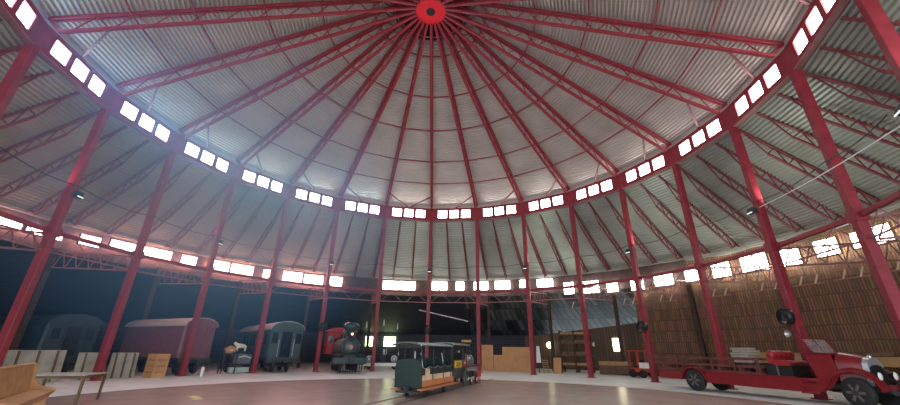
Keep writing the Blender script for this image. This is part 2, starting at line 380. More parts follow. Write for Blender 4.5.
# posts at the outer ring
for k in range(-7, 8):
    if k in (0,): continue
    f = MB(); f.bx(-0.13, 0.13, -0.13, 0.13, 0, 6.9); o = f.build('timber_post', 'postwood'); o.location = V(k, R2-0.1, 0); o.rotation_euler = (0, 0, -A2(azk(k)))
    tag(o, 'dark timber post of the outer ring behind %s' % colname(k), 'post', 'outer ring posts')

# ------------------------------------------------------------------ columns, trusses, hub
for k in range(-8, 9):
    t = thing('steel_column', 'tall red steel column, ' + ('directly behind the small tram' if k == 0 else '%s one to the %s of the tram' % (ORD[abs(k)], 'right' if k > 0 else 'left')), 'column', V(k, R, 0), -A2(azk(k)), 'red steel columns')
    f = MB(); f.bev(-0.14, 0.14, -0.17, 0.17, 0.02, 12.75, 0.015); f.build('shaft', 'red', t)
    f = MB(); f.bx(-0.22, 0.22, -0.25, 0.25, 0, 0.03); f.build('base_plate', 'red', t)
    f = MB(); f.bx(-0.2, 0.2, -0.22, 0.22, 6.02, 6.42); f.build('beam_collar', 'red', t)

t = thing('roof_hub', 'bright red round hub with black hole at the roof centre', 'hub', (0, 0, 20.28))
f = MB(); f.lathe([(0.27, 0.0), (0.93, 0.0), (0.93, 1.1), (0.27, 1.1)], (0, 0, 0), 'z', 40, False, False); f.build('drum', 'hub', t)
f = MB(); f.lathe([(0.001, 0.04), (0.27, 0.04), (0.27, 0.6)], (0, 0, 0), 'z', 24, False, False); f.build('center_hole', 'black', t)

def roof_truss():
    t = thing('roof_truss', 'x', 'truss')
    # local: y outwards, z up (world), x sideways
    r0, r1 = 0.9, 16.2
    top = lambda r: zr(r)-0.10
    bot = lambda r: zr(r)-0.92
    f = MB()
    for sx in (-0.07, 0.07): f.bar((sx, r0, top(r0)), (sx, r1, top(r1)), 0.09, 0.13)
    f.build('top_chord', 'red', t)
    f = MB(); f.bar((0, r0, bot(r0)), (0, 15.7, bot(15.7)+0.06), 0.15, 0.12); f.build('bottom_chord', 'red', t)
    f = MB(); n = 11; rs = [r0+(15.4-r0)*i/n for i in range(n+1)]
    for i in range(n):
        a, b = rs[i], rs[i+1]; mid = (a+b)/2
        f.bar((0, a, bot(a)), (0, mid, top(mid)), 0.04, 0.04); f.bar((0, mid, top(mid)), (0, b, bot(b)), 0.04, 0.04)
    f.bar((0, 15.6, bot(15.6)), (0, 16.15, top(16.15)), 0.1, 0.1)
    f.build('lattice_web', 'red', t)
    return t
proto = roof_truss()
TRS = [proto]+[copy_tree(proto) for i in range(23)]
for k in range(-12, 12):
    t = TRS[k+12]
    t.rotation_euler = (0, 0, -A2(azk(k))); t['group'] = 'radial roof trusses'
    t['label'] = 'red lattice roof truss running from the hub to %s' % colname(k)
    # knee brace towards the middle of the next bay on the far side
    s = -1 if azk(k) > 0 else 1
    f = MB(); hw = R*math.tan(A2(7.5))
    f.bar((0, 14.1, zr(14.1)-0.92), (s*hw*0.9, 15.95, 13.98), 0.09, 0.09); f.build('knee_brace', 'darkred', t)  # darker red put in for the brace's unlit side
# purlin rings
for i, r in enumerate((3.3, 6.0, 8.6, 11.4, 13.6)):
    f = MB()
    for k in range(-12, 12): f.bar(V(k, r, zr(r)-0.13), V(k+1, r, zr(r)-0.13), 0.05, 0.07)
    tag(f.build('purlin_ring', 'red'), 'thin red purlin ring under the cone roof, %s out from the hub' % ORD[i+1], 'purlin', 'purlin rings')

def low_truss():
    t = thing('roof_rafter', 'x', 'rafter')
    r0, r1 = 16.35, 22.7
    top = lambda r: zl(r)-0.07
    bot = lambda r: zl(r)-0.72
    f = MB(); f.bar((0, r0, top(r0)), (0, r1, top(r1)), 0.13, 0.10); f.build('top_chord', 'darkred', t)
    f = MB(); f.bar((0, 17.6, bot(17.6)), (0, 22.0, bot(22.0)), 0.10, 0.09); f.build('bottom_chord', 'darkred', t)
    f = MB(); n = 5; rs = [17.6+(22.0-17.6)*i/n for i in range(n+1)]
    f.bar((0, 16.7, top(16.7)), (0, 17.6, bot(17.6)), 0.05, 0.05)
    for i in range(n):
        a, b = rs[i], rs[i+1]; mid = (a+b)/2
        f.bar((0, a, bot(a)), (0, mid, top(mid)), 0.045, 0.045); f.bar((0, mid, top(mid)), (0, b, bot(b)), 0.045, 0.045)
    f.bar((0, 22.0, bot(22.0)), (0, 22.5, top(22.5)), 0.05, 0.05)
    f.build('lattice_web', 'darkred', t)
    return t
proto = low_truss(); first = True
for k in range(-8, 8):
    for j in range(3):
        t = proto if first else copy_tree(proto); first = False
        t.rotation_euler = (0, 0, -A2(azk(k)+5*j)); t['group'] = 'lower roof rafters'
        t['label'] = 'lattice rafter of the lower roof, ' + ('in line with %s' % colname(k) if j == 0 else '%s right of %s' % (ORD[j], colname(k)))

# lattice girders from the columns out to the outer ring
def girder():
    t = thing('lattice_girder', 'x', 'girder')
    f = MB(); f.bar((0, R+0.35, 6.15), (0, R2-0.45, 6.7), 0.08, 0.08); f.build('top_chord', 'pinksteel', t)
    f = MB(); f.bar((0, R+0.35, 5.36), (0, R2-0.45, 5.75), 0.08, 0.08); f.build('bottom_chord', 'pinksteel', t)
    f = MB(); n = 6
    for i in range(n):
        a = R+0.35+(R2-R-0.8)*i/n; b = R+0.35+(R2-R-0.8)*(i+1)/n; m2 = (a+b)/2
        zt = lambda r: 6.15+0.55*(r-R)/(R2-R); zb = lambda r: 5.36+0.39*(r-R)/(R2-R)
        f.bar((0, a, zb(a)), (0, m2, zt(m2)), 0.04, 0.04); f.bar((0, m2, zt(m2)), (0, b, zb(b)), 0.04, 0.04)
    f.build('lattice_web', 'pinksteel', t); return t
proto = girder(); first = True
for k in range(-7, 8):
    t = proto if first else copy_tree(proto); first = False
    t.rotation_euler = (0, 0, -A2(azk(k))); t['group'] = 'lattice girders'
    t['label'] = 'pale pink lattice girder running outward from %s' % colname(k)

def veil_mat(name, dens, col):
    m = bpy.data.materials.new(name); m.use_nodes = True; N = m.node_tree.nodes; L = m.node_tree.links; N.remove(N['Principled BSDF'])
    v = N.new('ShaderNodeVolumeScatter'); v.inputs['Color'].default_value = (*col, 1); v.inputs['Anisotropy'].default_value = 0.1
    tc = N.new('ShaderNodeTexCoord'); g = N.new('ShaderNodeTexGradient'); g.gradient_type = 'SPHERICAL'; L.new(tc.outputs['Object'], g.inputs['Vector'])
    mu = N.new('ShaderNodeMath'); mu.operation = 'MULTIPLY'; mu.inputs[1].default_value = dens; L.new(g.outputs['Fac'], mu.inputs[0])
    L.new(mu.outputs[0], v.inputs['Density']); L.new(v.outputs[0], N['Material Output'].inputs['Volume']); M[name] = m
veil_mat('blue_lens_veil', 0.10, (0.16, 0.50, 1.0))  # scattering volume added to stand in for bluish lens glow
f = MB(); n = 24; prof = [(math.sin(math.pi*i/n), -math.cos(math.pi*i/n)) for i in range(n+1)]; prof[0] = (0.0, -1); prof[-1] = (0.0, 1)
f.lathe(prof, (0, 0, 0), 'z', 40); hz = f.build('veil', 'blue_lens_veil'); hz.scale = (12, 13, 10); hz.location = (-11.5, 5.5, 9.6); hz['kind'] = 'stuff'; tag(hz, 'added blue haze hanging in the left half of the hall', 'veil')

# ------------------------------------------------------------------ fixtures on the columns
def frame_at(k, r=R): return V(k, r, 0), -A2(azk(k))
FLOOD = 300
for k in (-6, -4, -2, 0, 2, 4, 6, 8):
    p = V(k, R-0.21, 8.0)
    t = thing('floodlight', 'small pale floodlight high on %s' % colname(k), 'floodlight', p, -A2(azk(k)), 'column floodlights')
    f = MB(); f.bx(-0.03, 0.03, -0.12, 0, -0.05, 0.05); f.build('bracket', 'dark', t)
    rx = Matrix.Rotation(math.radians(-25), 3, 'X')
    f = MB(); f.box((0, -0.22, 0), (0.34, 0.2, 0.26), rx); f.build('housing', 'dark', t)
    f = MB(); f.box((0, -0.33, -0.04), (0.28, 0.03, 0.2), rx); f.build('lens', 'lens', t)
    l = bpy.data.lights.new('roof_glow_spot', 'SPOT'); l.energy = FLOOD if k > 0 else FLOOD*0.35; l.spot_size = math.radians(150); l.spot_blend = 1.0; l.shadow_soft_size = 0.15
    l.color = (1.0, 0.50, 0.52) if k < 0 else (0.9, 1.0, 0.80)  # left spots tinted pink to put a glow on the lower roof
    lo = bpy.data.objects.new('roof_glow_spot', l); COL.objects.link(lo); lo.parent = t; lo.location = (0.6 if k > 0 else -0.6, 0.2, 0.3); lo.rotation_euler = (math.radians(135), 0, 0)  # added spot set beside the fixture, aimed outward at the roof
for k in (-2, 0, 4, 6):
    t = thing('drum_fan', 'black round drum fan mounted on %s' % colname(k), 'fan', V(k, R-0.17, 3.15), -A2(azk(k)), 'drum fans on the columns')
    f = MB(); f.bx(-0.05, 0.05, -0.12, 0, -0.12, 0.12); f.build('bracket', 'black', t)
    f = MB(); f.lathe([(0.30, -0.40), (0.34, -0.38), (0.34, -0.14), (0.28, -0.12), (0.28, -0.36), (0.30, -0.40)], (0, 0, 0), 'y', 28, True, False); f.build('drum', 'black', t)
    f = MB(); f.lathe([(0.09, -0.37), (0.09, -0.16)], (0, 0, 0), 'y', 14)
    f.build('motor', 'dark', t)
    f = MB()
    for i in range(4):
        a = i*math.pi/2+0.4; f.box((0.18*math.cos(a), -0.26, 0.18*math.sin(a)), (0.2, 0.02, 0.11), Matrix.Rotation(-a, 3, 'Y') @ Matrix.Rotation(0.5, 3, 'X'))
    f.build('blade', 'dark', t)
    f = MB()
    for rr in (0.12, 0.2, 0.28):
        f.lathe([(rr-0.006, -0.405), (rr+0.006, -0.405), (rr+0.006, -0.395), (rr-0.006, -0.395), (rr-0.006, -0.405)], (0, 0, 0), 'y', 24, True, False)
    for i in range(8):
        a = i*math.pi/4; f.bar((0.08*math.cos(a), -0.4, 0.08*math.sin(a)), (0.31*math.cos(a), -0.4, 0.31*math.sin(a)), 0.01, 0.01)
    f.build('grille', 'dark', t)
    if k == 6:
        u = thing('work_lamp', 'small round work lamp with pale reflector below the right drum fan', 'lamp', V(6, R-0.2, 2.45), -A2(azk(6)))
        g = MB(); g.bar((0, 0.03, 0), (-0.02, -0.25, 0.02), 0.03, 0.03); g.build('arm', 'dark', u)
        g = MB(); g.lathe([(0.03, -0.30), (0.10, -0.34), (0.14, -0.42)], (0, 0.05, 0), 'y', 20, True, False); g.build('reflector', 'silver', u)
f = MB(); pts = []
for k in range(-7, 8):
    for i in range(5):
        p = bay(k, i/5, R-0.24, 8.45); p.z -= 0.22*(1-(2*i/5-1)**2) if i else 0; pts.append(p)
f.tube(pts, 0.02, 5); tag(f.build('power_cable', 'black'), 'thin black power cable looped from column to column', 'cable')
f = MB(); a, b = V(8, R-0.3, 7.7), bay(6, 0.06, R-0.2, 8.1); f.tube([a.lerp(b, i/6)+Vector((0, 0, -0.12*math.sin(math.pi*i/6))) for i in range(7)], 0.018, 6)
tag(f.build('white_cable', 'white'), 'white cable stretched between two columns at the far right', 'cable')

# ------------------------------------------------------------------ wheels
def tyre(mb, c, r, wd, ax='y'):
    mb.lathe([(r*0.62, -wd/2), (r*0.93, -wd/2), (r, -wd*0.3), (r, wd*0.3), (r*0.93, wd/2), (r*0.62, wd/2)], c, ax, 32)
    return mb

# ------------------------------------------------------------------ fire truck
TR = thing('fire_truck', 'long red vintage ladder fire truck parked at the right', 'fire truck', (13.2, 2.07, 0), -1.3033)
W2 = 1.85
f = MB()
for y in (0.45, W2-0.45): f.bx(-1.85, 6.3, y-0.05, y+0.05, 0.52, 0.68)
for x in (-1.7, -0.6, 1.2, 2.6, 4.2, 5.8): f.bx(x-0.05, x+0.05, 0.45, W2-0.45, 0.54, 0.66)
f.build('chassis_frame', 'dark', TR)
def side(y0, y1):
    arch = [(0.62*math.cos(a), 0.47+0.60*math.sin(a)) for a in [math.radians(d) for d in range(168, 8, -10)]]
    o = [(-1.92, 0.46), (-1.92, 0.80), (-0.95, 0.82), (-0.66, 0.84)]
    o2 = [(-1.92, 0.46), (-1.92, 0.80), (-0.62, 0.82)] + [(-0.62, 0.46)]
    g = MB(); g.prism(o2, y0, y1)
    g.prism([(0.60, 0.40), (0.60, 0.86), (4.3, 0.82), (4.3, 0.36)], y0, y1)
    g.prism([(0.60, 0.86), (0.60, 0.90), (4.2, 0.86), (4.2, 0.82)], y0-0.03, y1+0.03)
    return g
side(0.02, 0.12).build('side_panel', 'truck_red', TR); side(W2-0.12, W2-0.02).build('side_panel', 'truck_red', TR)
def rear_fender(y0, y1):
    g = MB(); A = []; B = []; C_ = []; D_ = []
    for d in range(175, -1, -12):
        a = math.radians(d); c, s_ = math.cos(a), math.sin(a)
        A.append((0.66*c, y0, 0.42+0.64*s_)); B.append((0.66*c, y1, 0.42+0.64*s_)); C_.append((0.59*c, y0, 0.42+0.57*s_)); D_.append((0.59*c, y1, 0.42+0.57*s_))
    g.strip(A, B, True); g.strip(C_, D_, True); g.strip(A, C_); g.strip(B, D_); return g
rear_fender(-0.03, 0.32).build('rear_fender', 'truck_red', TR); rear_fender(W2-0.32, W2+0.03).build('rear_fender', 'truck_red', TR)
def wheel(parent, x, y, r, wd, out, rz=0.0):
    g = tyre(MB(), (0, 0, 0), r, wd); o = g.build('wheel', 'rubber', parent); o.location = (x, y, r); o.rotation_euler = (0, 0, rz)
    h = MB(); h.lathe([(r*0.60, -wd*0.42), (r*0.64, -wd*0.46), (r*0.64, wd*0.46), (r*0.60, wd*0.42)], (0, 0, 0), 'y', 28)
    h.build('rim', 'dark', o)
    h = MB()
    for i in range(6):
        a = i*math.pi/3; h.bar((0.16*r*math.cos(a), out*wd*0.47, 0.16*r*math.sin(a)), (0.6*r*math.cos(a), out*wd*0.47, 0.6*r*math.sin(a)), 0.17*r, 0.05, (0, 1, 0))
    h.lathe([(r*0.5, -0.01), (r*0.62, -0.01), (r*0.62, 0.03), (r*0.5, 0.03)], (0, out*wd*0.45, 0), 'y', 24, True, False)
    h.build('spokes', 'rimgrey', o)
    h = MB(); h.lathe([(0.18*r, -0.05), (0.18*r, 0.04), (0.1*r, 0.07)], (0, out*wd*0.5, 0), 'y', 14); h.build('hub_cap', 'dark', o)
    return o
wheel(TR, 0, 0.12, 0.47, 0.24, -1); wheel(TR, 0, W2-0.12, 0.47, 0.24, 1)
wheel(TR, 5.83, 0.14, 0.47, 0.22, -1, -0.22); wheel(TR, 5.83, W2-0.14, 0.47, 0.22, 1, -0.22)
f = MB(); f.cyl((0, W2/2, 0.47), 0.06, W2-0.4, 'y', 12); f.cyl((5.83, W2/2, 0.47), 0.05, W2-0.4, 'y', 12); f.build('axle', 'dark', TR)
f = MB(); f.bx(-1.85, 2.95, 0.12, W2-0.12, 0.86, 0.94)
for x in (-1.5, -0.6, 0.3, 1.2, 2.1, 2.8): f.bx(x-0.04, x+0.04, 0.15, W2-0.15, 0.94, 1.08)
f.build('bed', 'ladderwood', TR)
for x in (-1.7, -0.9, 0.9, 1.9, 2.9):
    for y in (0.19, W2-0.19): f = MB(); f.bx(x-0.03, x+0.03, y-0.03, y+0.03, 0.9, 1.42); f.build('rack_stake', 'ladderwood', TR)
# equipment boxes behind the seat
f = MB(); f.bev(1.6, 2.3, 0.5, 1.3, 0.95, 1.04, 0.03); f.bev(3.05, 3.5, 0.3, 1.5, 0.7, 1.25, 0.04); f.build('locker', 'black', TR)
# seat
f = MB()
for i in range(4): 
    y = 0.33+i*0.40-0.2; f.lathe([(0.001, -0.21), (0.12, -0.20), (0.16, -0.1), (0.16, 0.1), (0.12, 0.20), (0.001, 0.21)], (3.36-0.0, 0.45+i*0.34, 1.62), 'y', 14)
f.bev(3.22, 3.46, 0.28, 1.62, 1.28, 1.72, 0.08, 'y'); f.build('seat_back', 'seat', TR)
f = MB(); f.bev(3.40, 4.0, 0.28, 1.62, 1.22, 1.42, 0.07, 'y'); f.build('seat_cushion', 'seat', TR)
f = MB(); f.bx(3.45, 3.95, 0.4, 1.5, 0.66, 1.22); f.build('seat_box', 'black', TR)
f = MB(); f.bx(2.95, 4.75, 0.1, W2-0.1, 0.66, 0.74); f.build('cab_floor', 'dark', TR)
# cowl and dash
f = MB()
for y0, y1 in ((0.10, 0.16), (W2-0.16, W2-0.10)):
    f.prism([(4.25, 0.36), (4.25, 0.83), (4.84, 0.85), (4.62, 1.72), (5.42, 1.70), (5.46, 0.95), (5.2, 0.60), (4.85, 0.38)], y0, y1)
f.prism([(4.62, 1.72), (5.42, 1.70), (5.42, 1.64), (4.68, 1.64)], 0.10, W2-0.10); f.prism([(4.9, 0.7), (4.98, 0.7), (4.98, 1.68), (4.9, 1.68)], 0.14, W2-0.14)
f.build('cowl', 'truck_red', TR)
f = MB(); f.prism([(4.86, 1.70), (4.90, 1.70), (4.66, 2.20), (4.62, 2.20)], 0.22, W2-0.22); f.build('windscreen', 'glass', TR)
f = MB()
for y in (0.18, W2-0.18): f.bar((4.88, y, 1.68), (4.63, y, 2.22), 0.05, 0.06)
f.bar((4.63, 0.16, 2.22), (4.63, W2-0.16, 2.22), 0.05, 0.05); f.bar((4.88, W2/2, 1.70), (4.64, W2/2, 2.22), 0.03, 0.03); f.build('windscreen_frame', 'truck_red', TR)
st = MB(); n = 20
cpt = Vector((4.25, W2-0.55, 1.62)); ux = Vector((0.45, 0, 0.89)); uy = Vector((0, 1, 0))
st.tube([cpt+(ux*math.cos(2*math.pi*i/n)+uy*math.sin(2*math.pi*i/n))*0.22 for i in range(n+1)], 0.018, 6)
st.bar(cpt, (4.75, W2-0.55, 1.25), 0.04, 0.04); st.bar(cpt-ux*0.22, cpt+ux*0.22, 0.02, 0.02); st.bar(cpt-uy*0.22, cpt+uy*0.22, 0.02, 0.02); st.build('steering_wheel', 'black', TR)
# hood: rings lofted front to back
f = MB()
def hood_ring(x, hw, zb, zt):
    o = []
    for u, v in ((-1, 0), (-1, 0.62), (-0.92, 0.80), (-0.72, 0.93), (-0.35, 0.985), (0, 1), (0.35, 0.985), (0.72, 0.93), (0.92, 0.80), (1, 0.62), (1, 0)):
        o.append((x, W2/2+u*hw, zb+(zt-zb)*v))
    return o
rg = [hood_ring(5.40, 0.66, 0.72, 1.73), hood_ring(5.75, 0.56, 0.74, 1.66), hood_ring(6.04, 0.46, 0.76, 1.57)]
for a, b in zip(rg, rg[1:]): f.strip(a, b, True)
f.build('hood', 'truck_red', TR)
f = MB(); f.strip(hood_ring(6.03, 0.48, 0.66, 1.59), hood_ring(6.17, 0.46, 0.66, 1.57)); f.add(hood_ring(6.165, 0.48, 0.66, 1.57), [tuple(range(11))]); f.build('radiator_shell', 'silver', TR)
f = MB(); f.add(hood_ring(6.172, 0.455, 0.66, 1.34), [tuple(range(11))])
for i in range(9): f.bx(6.172, 6.19, W2/2-0.40+i*0.1-0.008, W2/2-0.40+i*0.1+0.008, 0.68, 1.26)
f.build('grille', 'black', TR)
f = MB(); f.lathe([(0.07, 0), (0.07, 0.05), (0.03, 0.09)], (6.10, W2/2, 1.58), 'z', 14); f.build('radiator_cap', 'chrome', TR)
def front_fender(yi, yo):
    g = MB(); P_ = [(4.25, 0.42), (4.75, 0.42), (5.05, 0.66), (5.28, 0.98), (5.55, 1.15), (5.85, 1.20), (6.12, 1.14), (6.36, 0.96), (6.48, 0.72), (6.50, 0.6)]
    A = [(x, yi, z+0.02) for x, z in P_]; B = [(x, (yi+yo)/2, z+0.05) for x, z in P_]; C_ = [(x, yo, z-0.02) for x, z in P_]; D_ = [(x, yo, z-0.10) for x, z in P_]
    g.strip(A, B, True); g.strip(B, C_, True); g.strip(C_, D_, True)
    g.strip([(x, yi, z-0.03) for x, z in P_], [(x, yo, z-0.07) for x, z in P_], True); return g
front_fender(0.48, 0.0).build('front_fender', 'truck_red', TR); front_fender(W2-0.48, W2).build('front_fender', 'truck_red', TR)
for y in (0.42, 1.34):
    f = MB(); f.lathe([(0.02, -0.16), (0.10, -0.12), (0.13, 0.0), (0.13, 0.02)], (6.38, y, 1.0), 'x', 20); f.bar((6.34, y, 0.68), (6.36, y, 0.95), 0.04, 0.04); h = f.build('headlight', 'black', TR)
    f = MB(); f.lathe([(0.125, 0.02), (0.10, 0.05), (0.001, 0.065)], (6.38, y, 1.0), 'x', 20); f.build('headlight_glass', 'headglass', h)
f = MB(); f.bev(6.72, 6.80, 0.02, W2-0.02, 0.48, 0.62, 0.02, 'y'); f.bx(6.2, 6.72, 0.45, 0.52, 0.5, 0.6); f.bx(6.2, 6.72, W2-0.52, W2-0.45, 0.5, 0.6); f.build('bumper', 'dark', TR)
f = MB(); f.bev(6.36, 6.66, 0.5, W2-0.5, 0.58, 0.74, 0.03, 'y'); f.build('front_apron', 'truck_red', TR)

def ladder(x0, x1, y0, y1, z, label):
    t = thing('wooden_ladder', label, 'ladder', (13.2, 2.07, 0), -1.3033, 'ladders on the fire truck')
    for y in (y0, y1):
        g = MB(); g.bar((x0, y, z), (x1, y, z), 0.05, 0.10); g.build('rail', 'ladderwood', t)
    n = int((x1-x0)/0.32)
    g = MB()
    for i in range(1, n): x = x0+(x1-x0)*i/n; g.bar((x, y0, z), (x, y1, z), 0.035, 0.035)
    g.build('rungs', 'ladderwood', t)
ladder(-2.5, 3.0, 0.30, 0.80, 1.14, 'red brown ladder lying lowest on the fire truck, nearest side')
ladder(-2.6, 2.9, 0.95, 1.45, 1.14, 'red brown ladder lying lowest on the fire truck, wall side')
ladder(-2.75, 2.8, 0.35, 0.90, 1.43, 'long red brown ladder on top of the fire truck load')

# ------------------------------------------------------------------ small tram in the middle
TM = thing('tram', 'small dark green park tram with open benches and dummy steam engine', 'tram', (-0.31, -1.24, 0), math.radians(65.1))
YC = -0.11
f = MB(); f.bx(0.1, 3.4, YC-0.32, YC+0.32, 0.22, 0.34); f.build('chassis', 'black', TM)
f = MB()
o = [(-0.52, 0.34), (0.52, 0.34), (0.53, 1.0), (0.50, 1.16), (0.40, 1.25), (0.2, 1.28), (-0.2, 1.28), (-0.40, 1.25), (-0.50, 1.16), (-0.53, 1.0)]
f.prism([(YC+a, b) for a, b in o], -0.03, 0.05, 'x'); f.build('rear_panel', 'tram_green', TM)
f = MB(); f.bar((-0.04, YC-0.5, 1.20), (-0.04, YC+0.5, 1.20), 0.03, 0.03); f.bx(-0.05, -0.03, YC-0.42, YC+0.42, 0.42, 0.45); f.build('panel_trim', 'tram_green', TM)
f = MB(); f.bx(-0.16, -0.02, YC-0.1, YC+0.1, 0.24, 0.38); f.cyl((-0.18, YC, 0.31), 0.06, 0.08, 'x', 12); f.bx(-0.12, 0.0, YC-0.42, YC+0.42, 0.18, 0.24); f.build('coupler', 'dark', TM)
f = MB(); f.bx(0.05, 3.45, YC-0.50, YC+0.50, 0.34, 0.40); f.build('floor_deck', 'tram_green', TM)
for s in (-1, 1):
    f = MB(); f.bx(-0.25, 3.45, (YC-0.75 if s < 0 else YC+0.30), (YC-0.49 if s < 0 else YC+0.52), 0.29, 0.33); f.build('running_board', 'boardwood', TM)
    f = MB(); f.bx(0.15, 3.45, YC+s*0.50-0.02, YC+s*0.50+0.02, 0.36, 0.56); f.build('kick_board', 'boardwood', TM)
    f = MB()
    for i in range(22):
        x = 0.2+i*0.148
        f.bx(x, x+0.10, YC+s*0.47-0.012, YC+s*0.47+0.012, 0.56, 0.95 if i in (2, 3, 4) else 0.74)
    f.bx(0.2, 3.4, YC+s*0.457-0.004, YC+s*0.457+0.004, 0.56, 0.70)
    f.build('bench_slats', 'palewood', TM)
    f = MB(); n = 48; A = []; B = []
    for i in range(n+1):
        x = 0.1+3.3*i/n; A.append((x, YC+s*0.44, 1.02-0.07*abs(math.sin(math.pi*i/n*4)))); B.append((x, YC+s*0.44, 0.74))
    f.strip(A, B); f.strip([(a[0], a[1]-s*0.03, a[2]) for a in A], [(b[0], b[1]-s*0.03, b[2]) for b in B]); f.strip(A, [(a[0], a[1]-s*0.03, a[2]) for a in A]); f.build('seat_back', 'tram_green', TM)
    f = MB(); f.tube([(a[0], a[1]+s*0.005, a[2]+0.005) for a in A], 0.010, 5); f.build('scallop_trim', 'silver', TM)
for i, x in enumerate((0.62, 1.45, 2.28, 3.1)):
    f = MB(); o = [(-0.42, 0.60), (0.42, 0.60), (0.42, 1.18), (0.30, 1.30), (-0.30, 1.30), (-0.42, 1.18)]; f.prism([(YC+a, b) for a, b in o], x, x+0.05, 'x'); f.build('bench_back', 'tram_green', TM)
for x in (0.0, 3.2):
    f = MB(); f.bx(x, x+0.04, YC-0.50, YC+0.50, 1.66, 1.76)
    for y in (-0.18, 0.18): f.bx(x, x+0.04, YC+y-0.02, YC+y+0.02, 1.2, 1.7)
    f.build('end_frame', 'black', TM)
f = MB(); f.bx(3.42, 3.50, YC-0.46, YC+0.46, 0.45, 1.75); f.build('cab_bulkhead', 'black', TM)
f = MB(); f.bx(0.15, 3.4, YC-0.40, YC+0.40, 0.56, 0.62); f.bx(0.15, 3.4, YC-0.04, YC+0.04, 0.62, 1.02); f.build('bench', 'tram_green', TM)
for x in (0.02, 1.15, 2.3, 3.2):
    for s in (-1, 1):
        f = MB(); f.tube([(x, YC+s*0.49, 0.36), (x, YC+s*0.49, 1.78)], 0.02, 8); f.build('roof_post', 'black', TM)
def arch_roof(x0, x1, hw, z, rise, m, name, lip=0.04):
    g = MB(); n = 12; o = [(YC+hw*(2*i/n-1), z+rise*(1-(2*i/n-1)**2)) for i in range(n+1)]
    g.prism(o+[(y, zz-lip) for y, zz in o[::-1]], x0, x1, 'x'); return g.build(name, m, TM)
arch_roof(-0.28, 3.15, 0.62, 1.78, 0.10, 'tramroof', 'canopy')
f = MB()
for s in (-1, 1): f.bx(-0.28, 3.15, YC+s*0.60-0.015, YC+s*0.60+0.015, 1.74, 1.79)
f.build('canopy_edge', 'white', TM)
for x in (0.7, 2.7):
    for s in (-1, 1):
        f = MB(); f.lathe([(0.05, -0.03), (0.18, -0.03), (0.18, 0.03), (0.05, 0.03)], (x, YC+s*0.36, 0.18), 'y', 20); f.build('wheel', 'dark', TM)
for x in (0.6, 2.8):
    f = MB(); f.tube([(x, YC-0.3, 0.3), (x, YC-0.3, 1.0), (x, YC-0.2, 1.5)], 0.014, 6); f.build('grab_rail', 'silver', TM)
f = MB(); f.tube([(0.9, YC+0.2, 0.9), (0.9, YC+0.2, 1.55)], 0.05, 8); f.build('brake_column', 'silver', TM)
# engine half of the tram
f = MB(); f.bx(3.5, 7.6, YC-0.36, YC+0.36, 0.38, 0.56); f.build('engine_frame', 'black', TM)
f = MB()
for s in (-1, 1): f.prism([(3.55, 0.45), (3.55, 1.20), (4.75, 1.20), (4.85, 0.90), (4.95, 0.45)], YC+s*0.46-0.02, YC+s*0.46+0.02)
f.bx(3.53, 3.58, YC-0.46, YC+0.46, 0.45, 1.15); f.build('cab_side', 'tram_green', TM)
for x in (3.6, 4.95, 5.6):
    for s in (-1, 1):
        f = MB(); f.tube([(x, YC+s*0.45, 0.5), (x, YC+s*0.45, 1.86)], 0.02, 8); f.build('cab_post', 'black', TM)
arch_roof(3.25, 5.75, 0.60, 1.86, 0.09, 'tramroof', 'cab_roof')
f = MB()
for s in (-1, 1): f.bx(3.25, 5.75, YC+s*0.585-0.015, YC+s*0.585+0.015, 1.82, 1.87)
f.build('cab_roof_edge', 'palewood', TM)
f = MB(); f.bx(5.0, 5.6, YC-0.4, YC+0.4, 0.5, 1.5); f.build('firebox', 'black', TM)
f = MB(); f.bev(3.9, 4.3, YC-0.3, YC+0.3, 0.56, 0.8, 0.04); f.bev(3.82, 3.94, YC-0.3, YC+0.3, 0.8, 1.25, 0.03); f.build('driver_seat', 'black', TM)
sg = MB(); sg.bx(3.72, 4.72, YC-0.505, YC-0.485, 0.88, 1.16); so = sg.build('name_sign', 'signyellow', TM); so['label'] = 'yellow sign with black lettering'
f = MB(); f.bx(3.90, 4.62, YC-0.512, YC-0.504, 0.92, 1.12); f.build('sign_panel', 'black', so)
f = MB(); x = 3.96
for kx in (0, 1, 2, 3, 4):
    xx = 3.95+kx*0.135; f.bx(xx, xx+0.03, YC-0.517, YC-0.511, 0.945, 1.095)
    if kx in (1, 3, 4):
        for z in (0.945, 1.01, 1.07): f.bx(xx, xx+0.09, YC-0.517, YC-0.511, z, z+0.025)
f.build('sign_letters', 'signyellow', so)
f = MB(); f.lathe([(0.14, -0.012), (0.14, 0.012)], (5.12, YC-0.50, 1.06), 'y', 20); ro = f.build('round_sign', 'signred', TM); ro['label'] = 'red round sign with white bar'
f = MB(); f.bx(5.03, 5.21, YC-0.520, YC-0.510, 1.03, 1.09); f.build('sign_bar', 'white', ro)
f = MB(); f.lathe([(0.001, 5.6), (0.33, 5.6), (0.33, 7.3), (0.30, 7.34), (0.001, 7.36)], (0, YC, 1.10), 'x', 28); f.build('boiler', 'boilergrey', TM)
f = MB()
for x in (5.7, 6.9): f.lathe([(0.335, x), (0.345, x+0.005), (0.345, x+0.055), (0.335, x+0.06)], (0, YC, 1.10), 'x', 28, True, False)
f.build('boiler_band', 'dark', TM)
f = MB(); f.lathe([(0.001, 7.36), (0.24, 7.36), (0.22, 7.42), (0.06, 7.46), (0.001, 7.46)], (0, YC, 1.10), 'x', 24); f.build('smokebox_door', 'black', TM)
f = MB(); f.lathe([(0.10, 1.38), (0.10, 1.72), (0.24, 2.02), (0.26, 2.10), (0.20, 2.16), (0.14, 2.18)], (7.0, YC, 0), 'z', 24); sk = f.build('smokestack', 'black', TM)
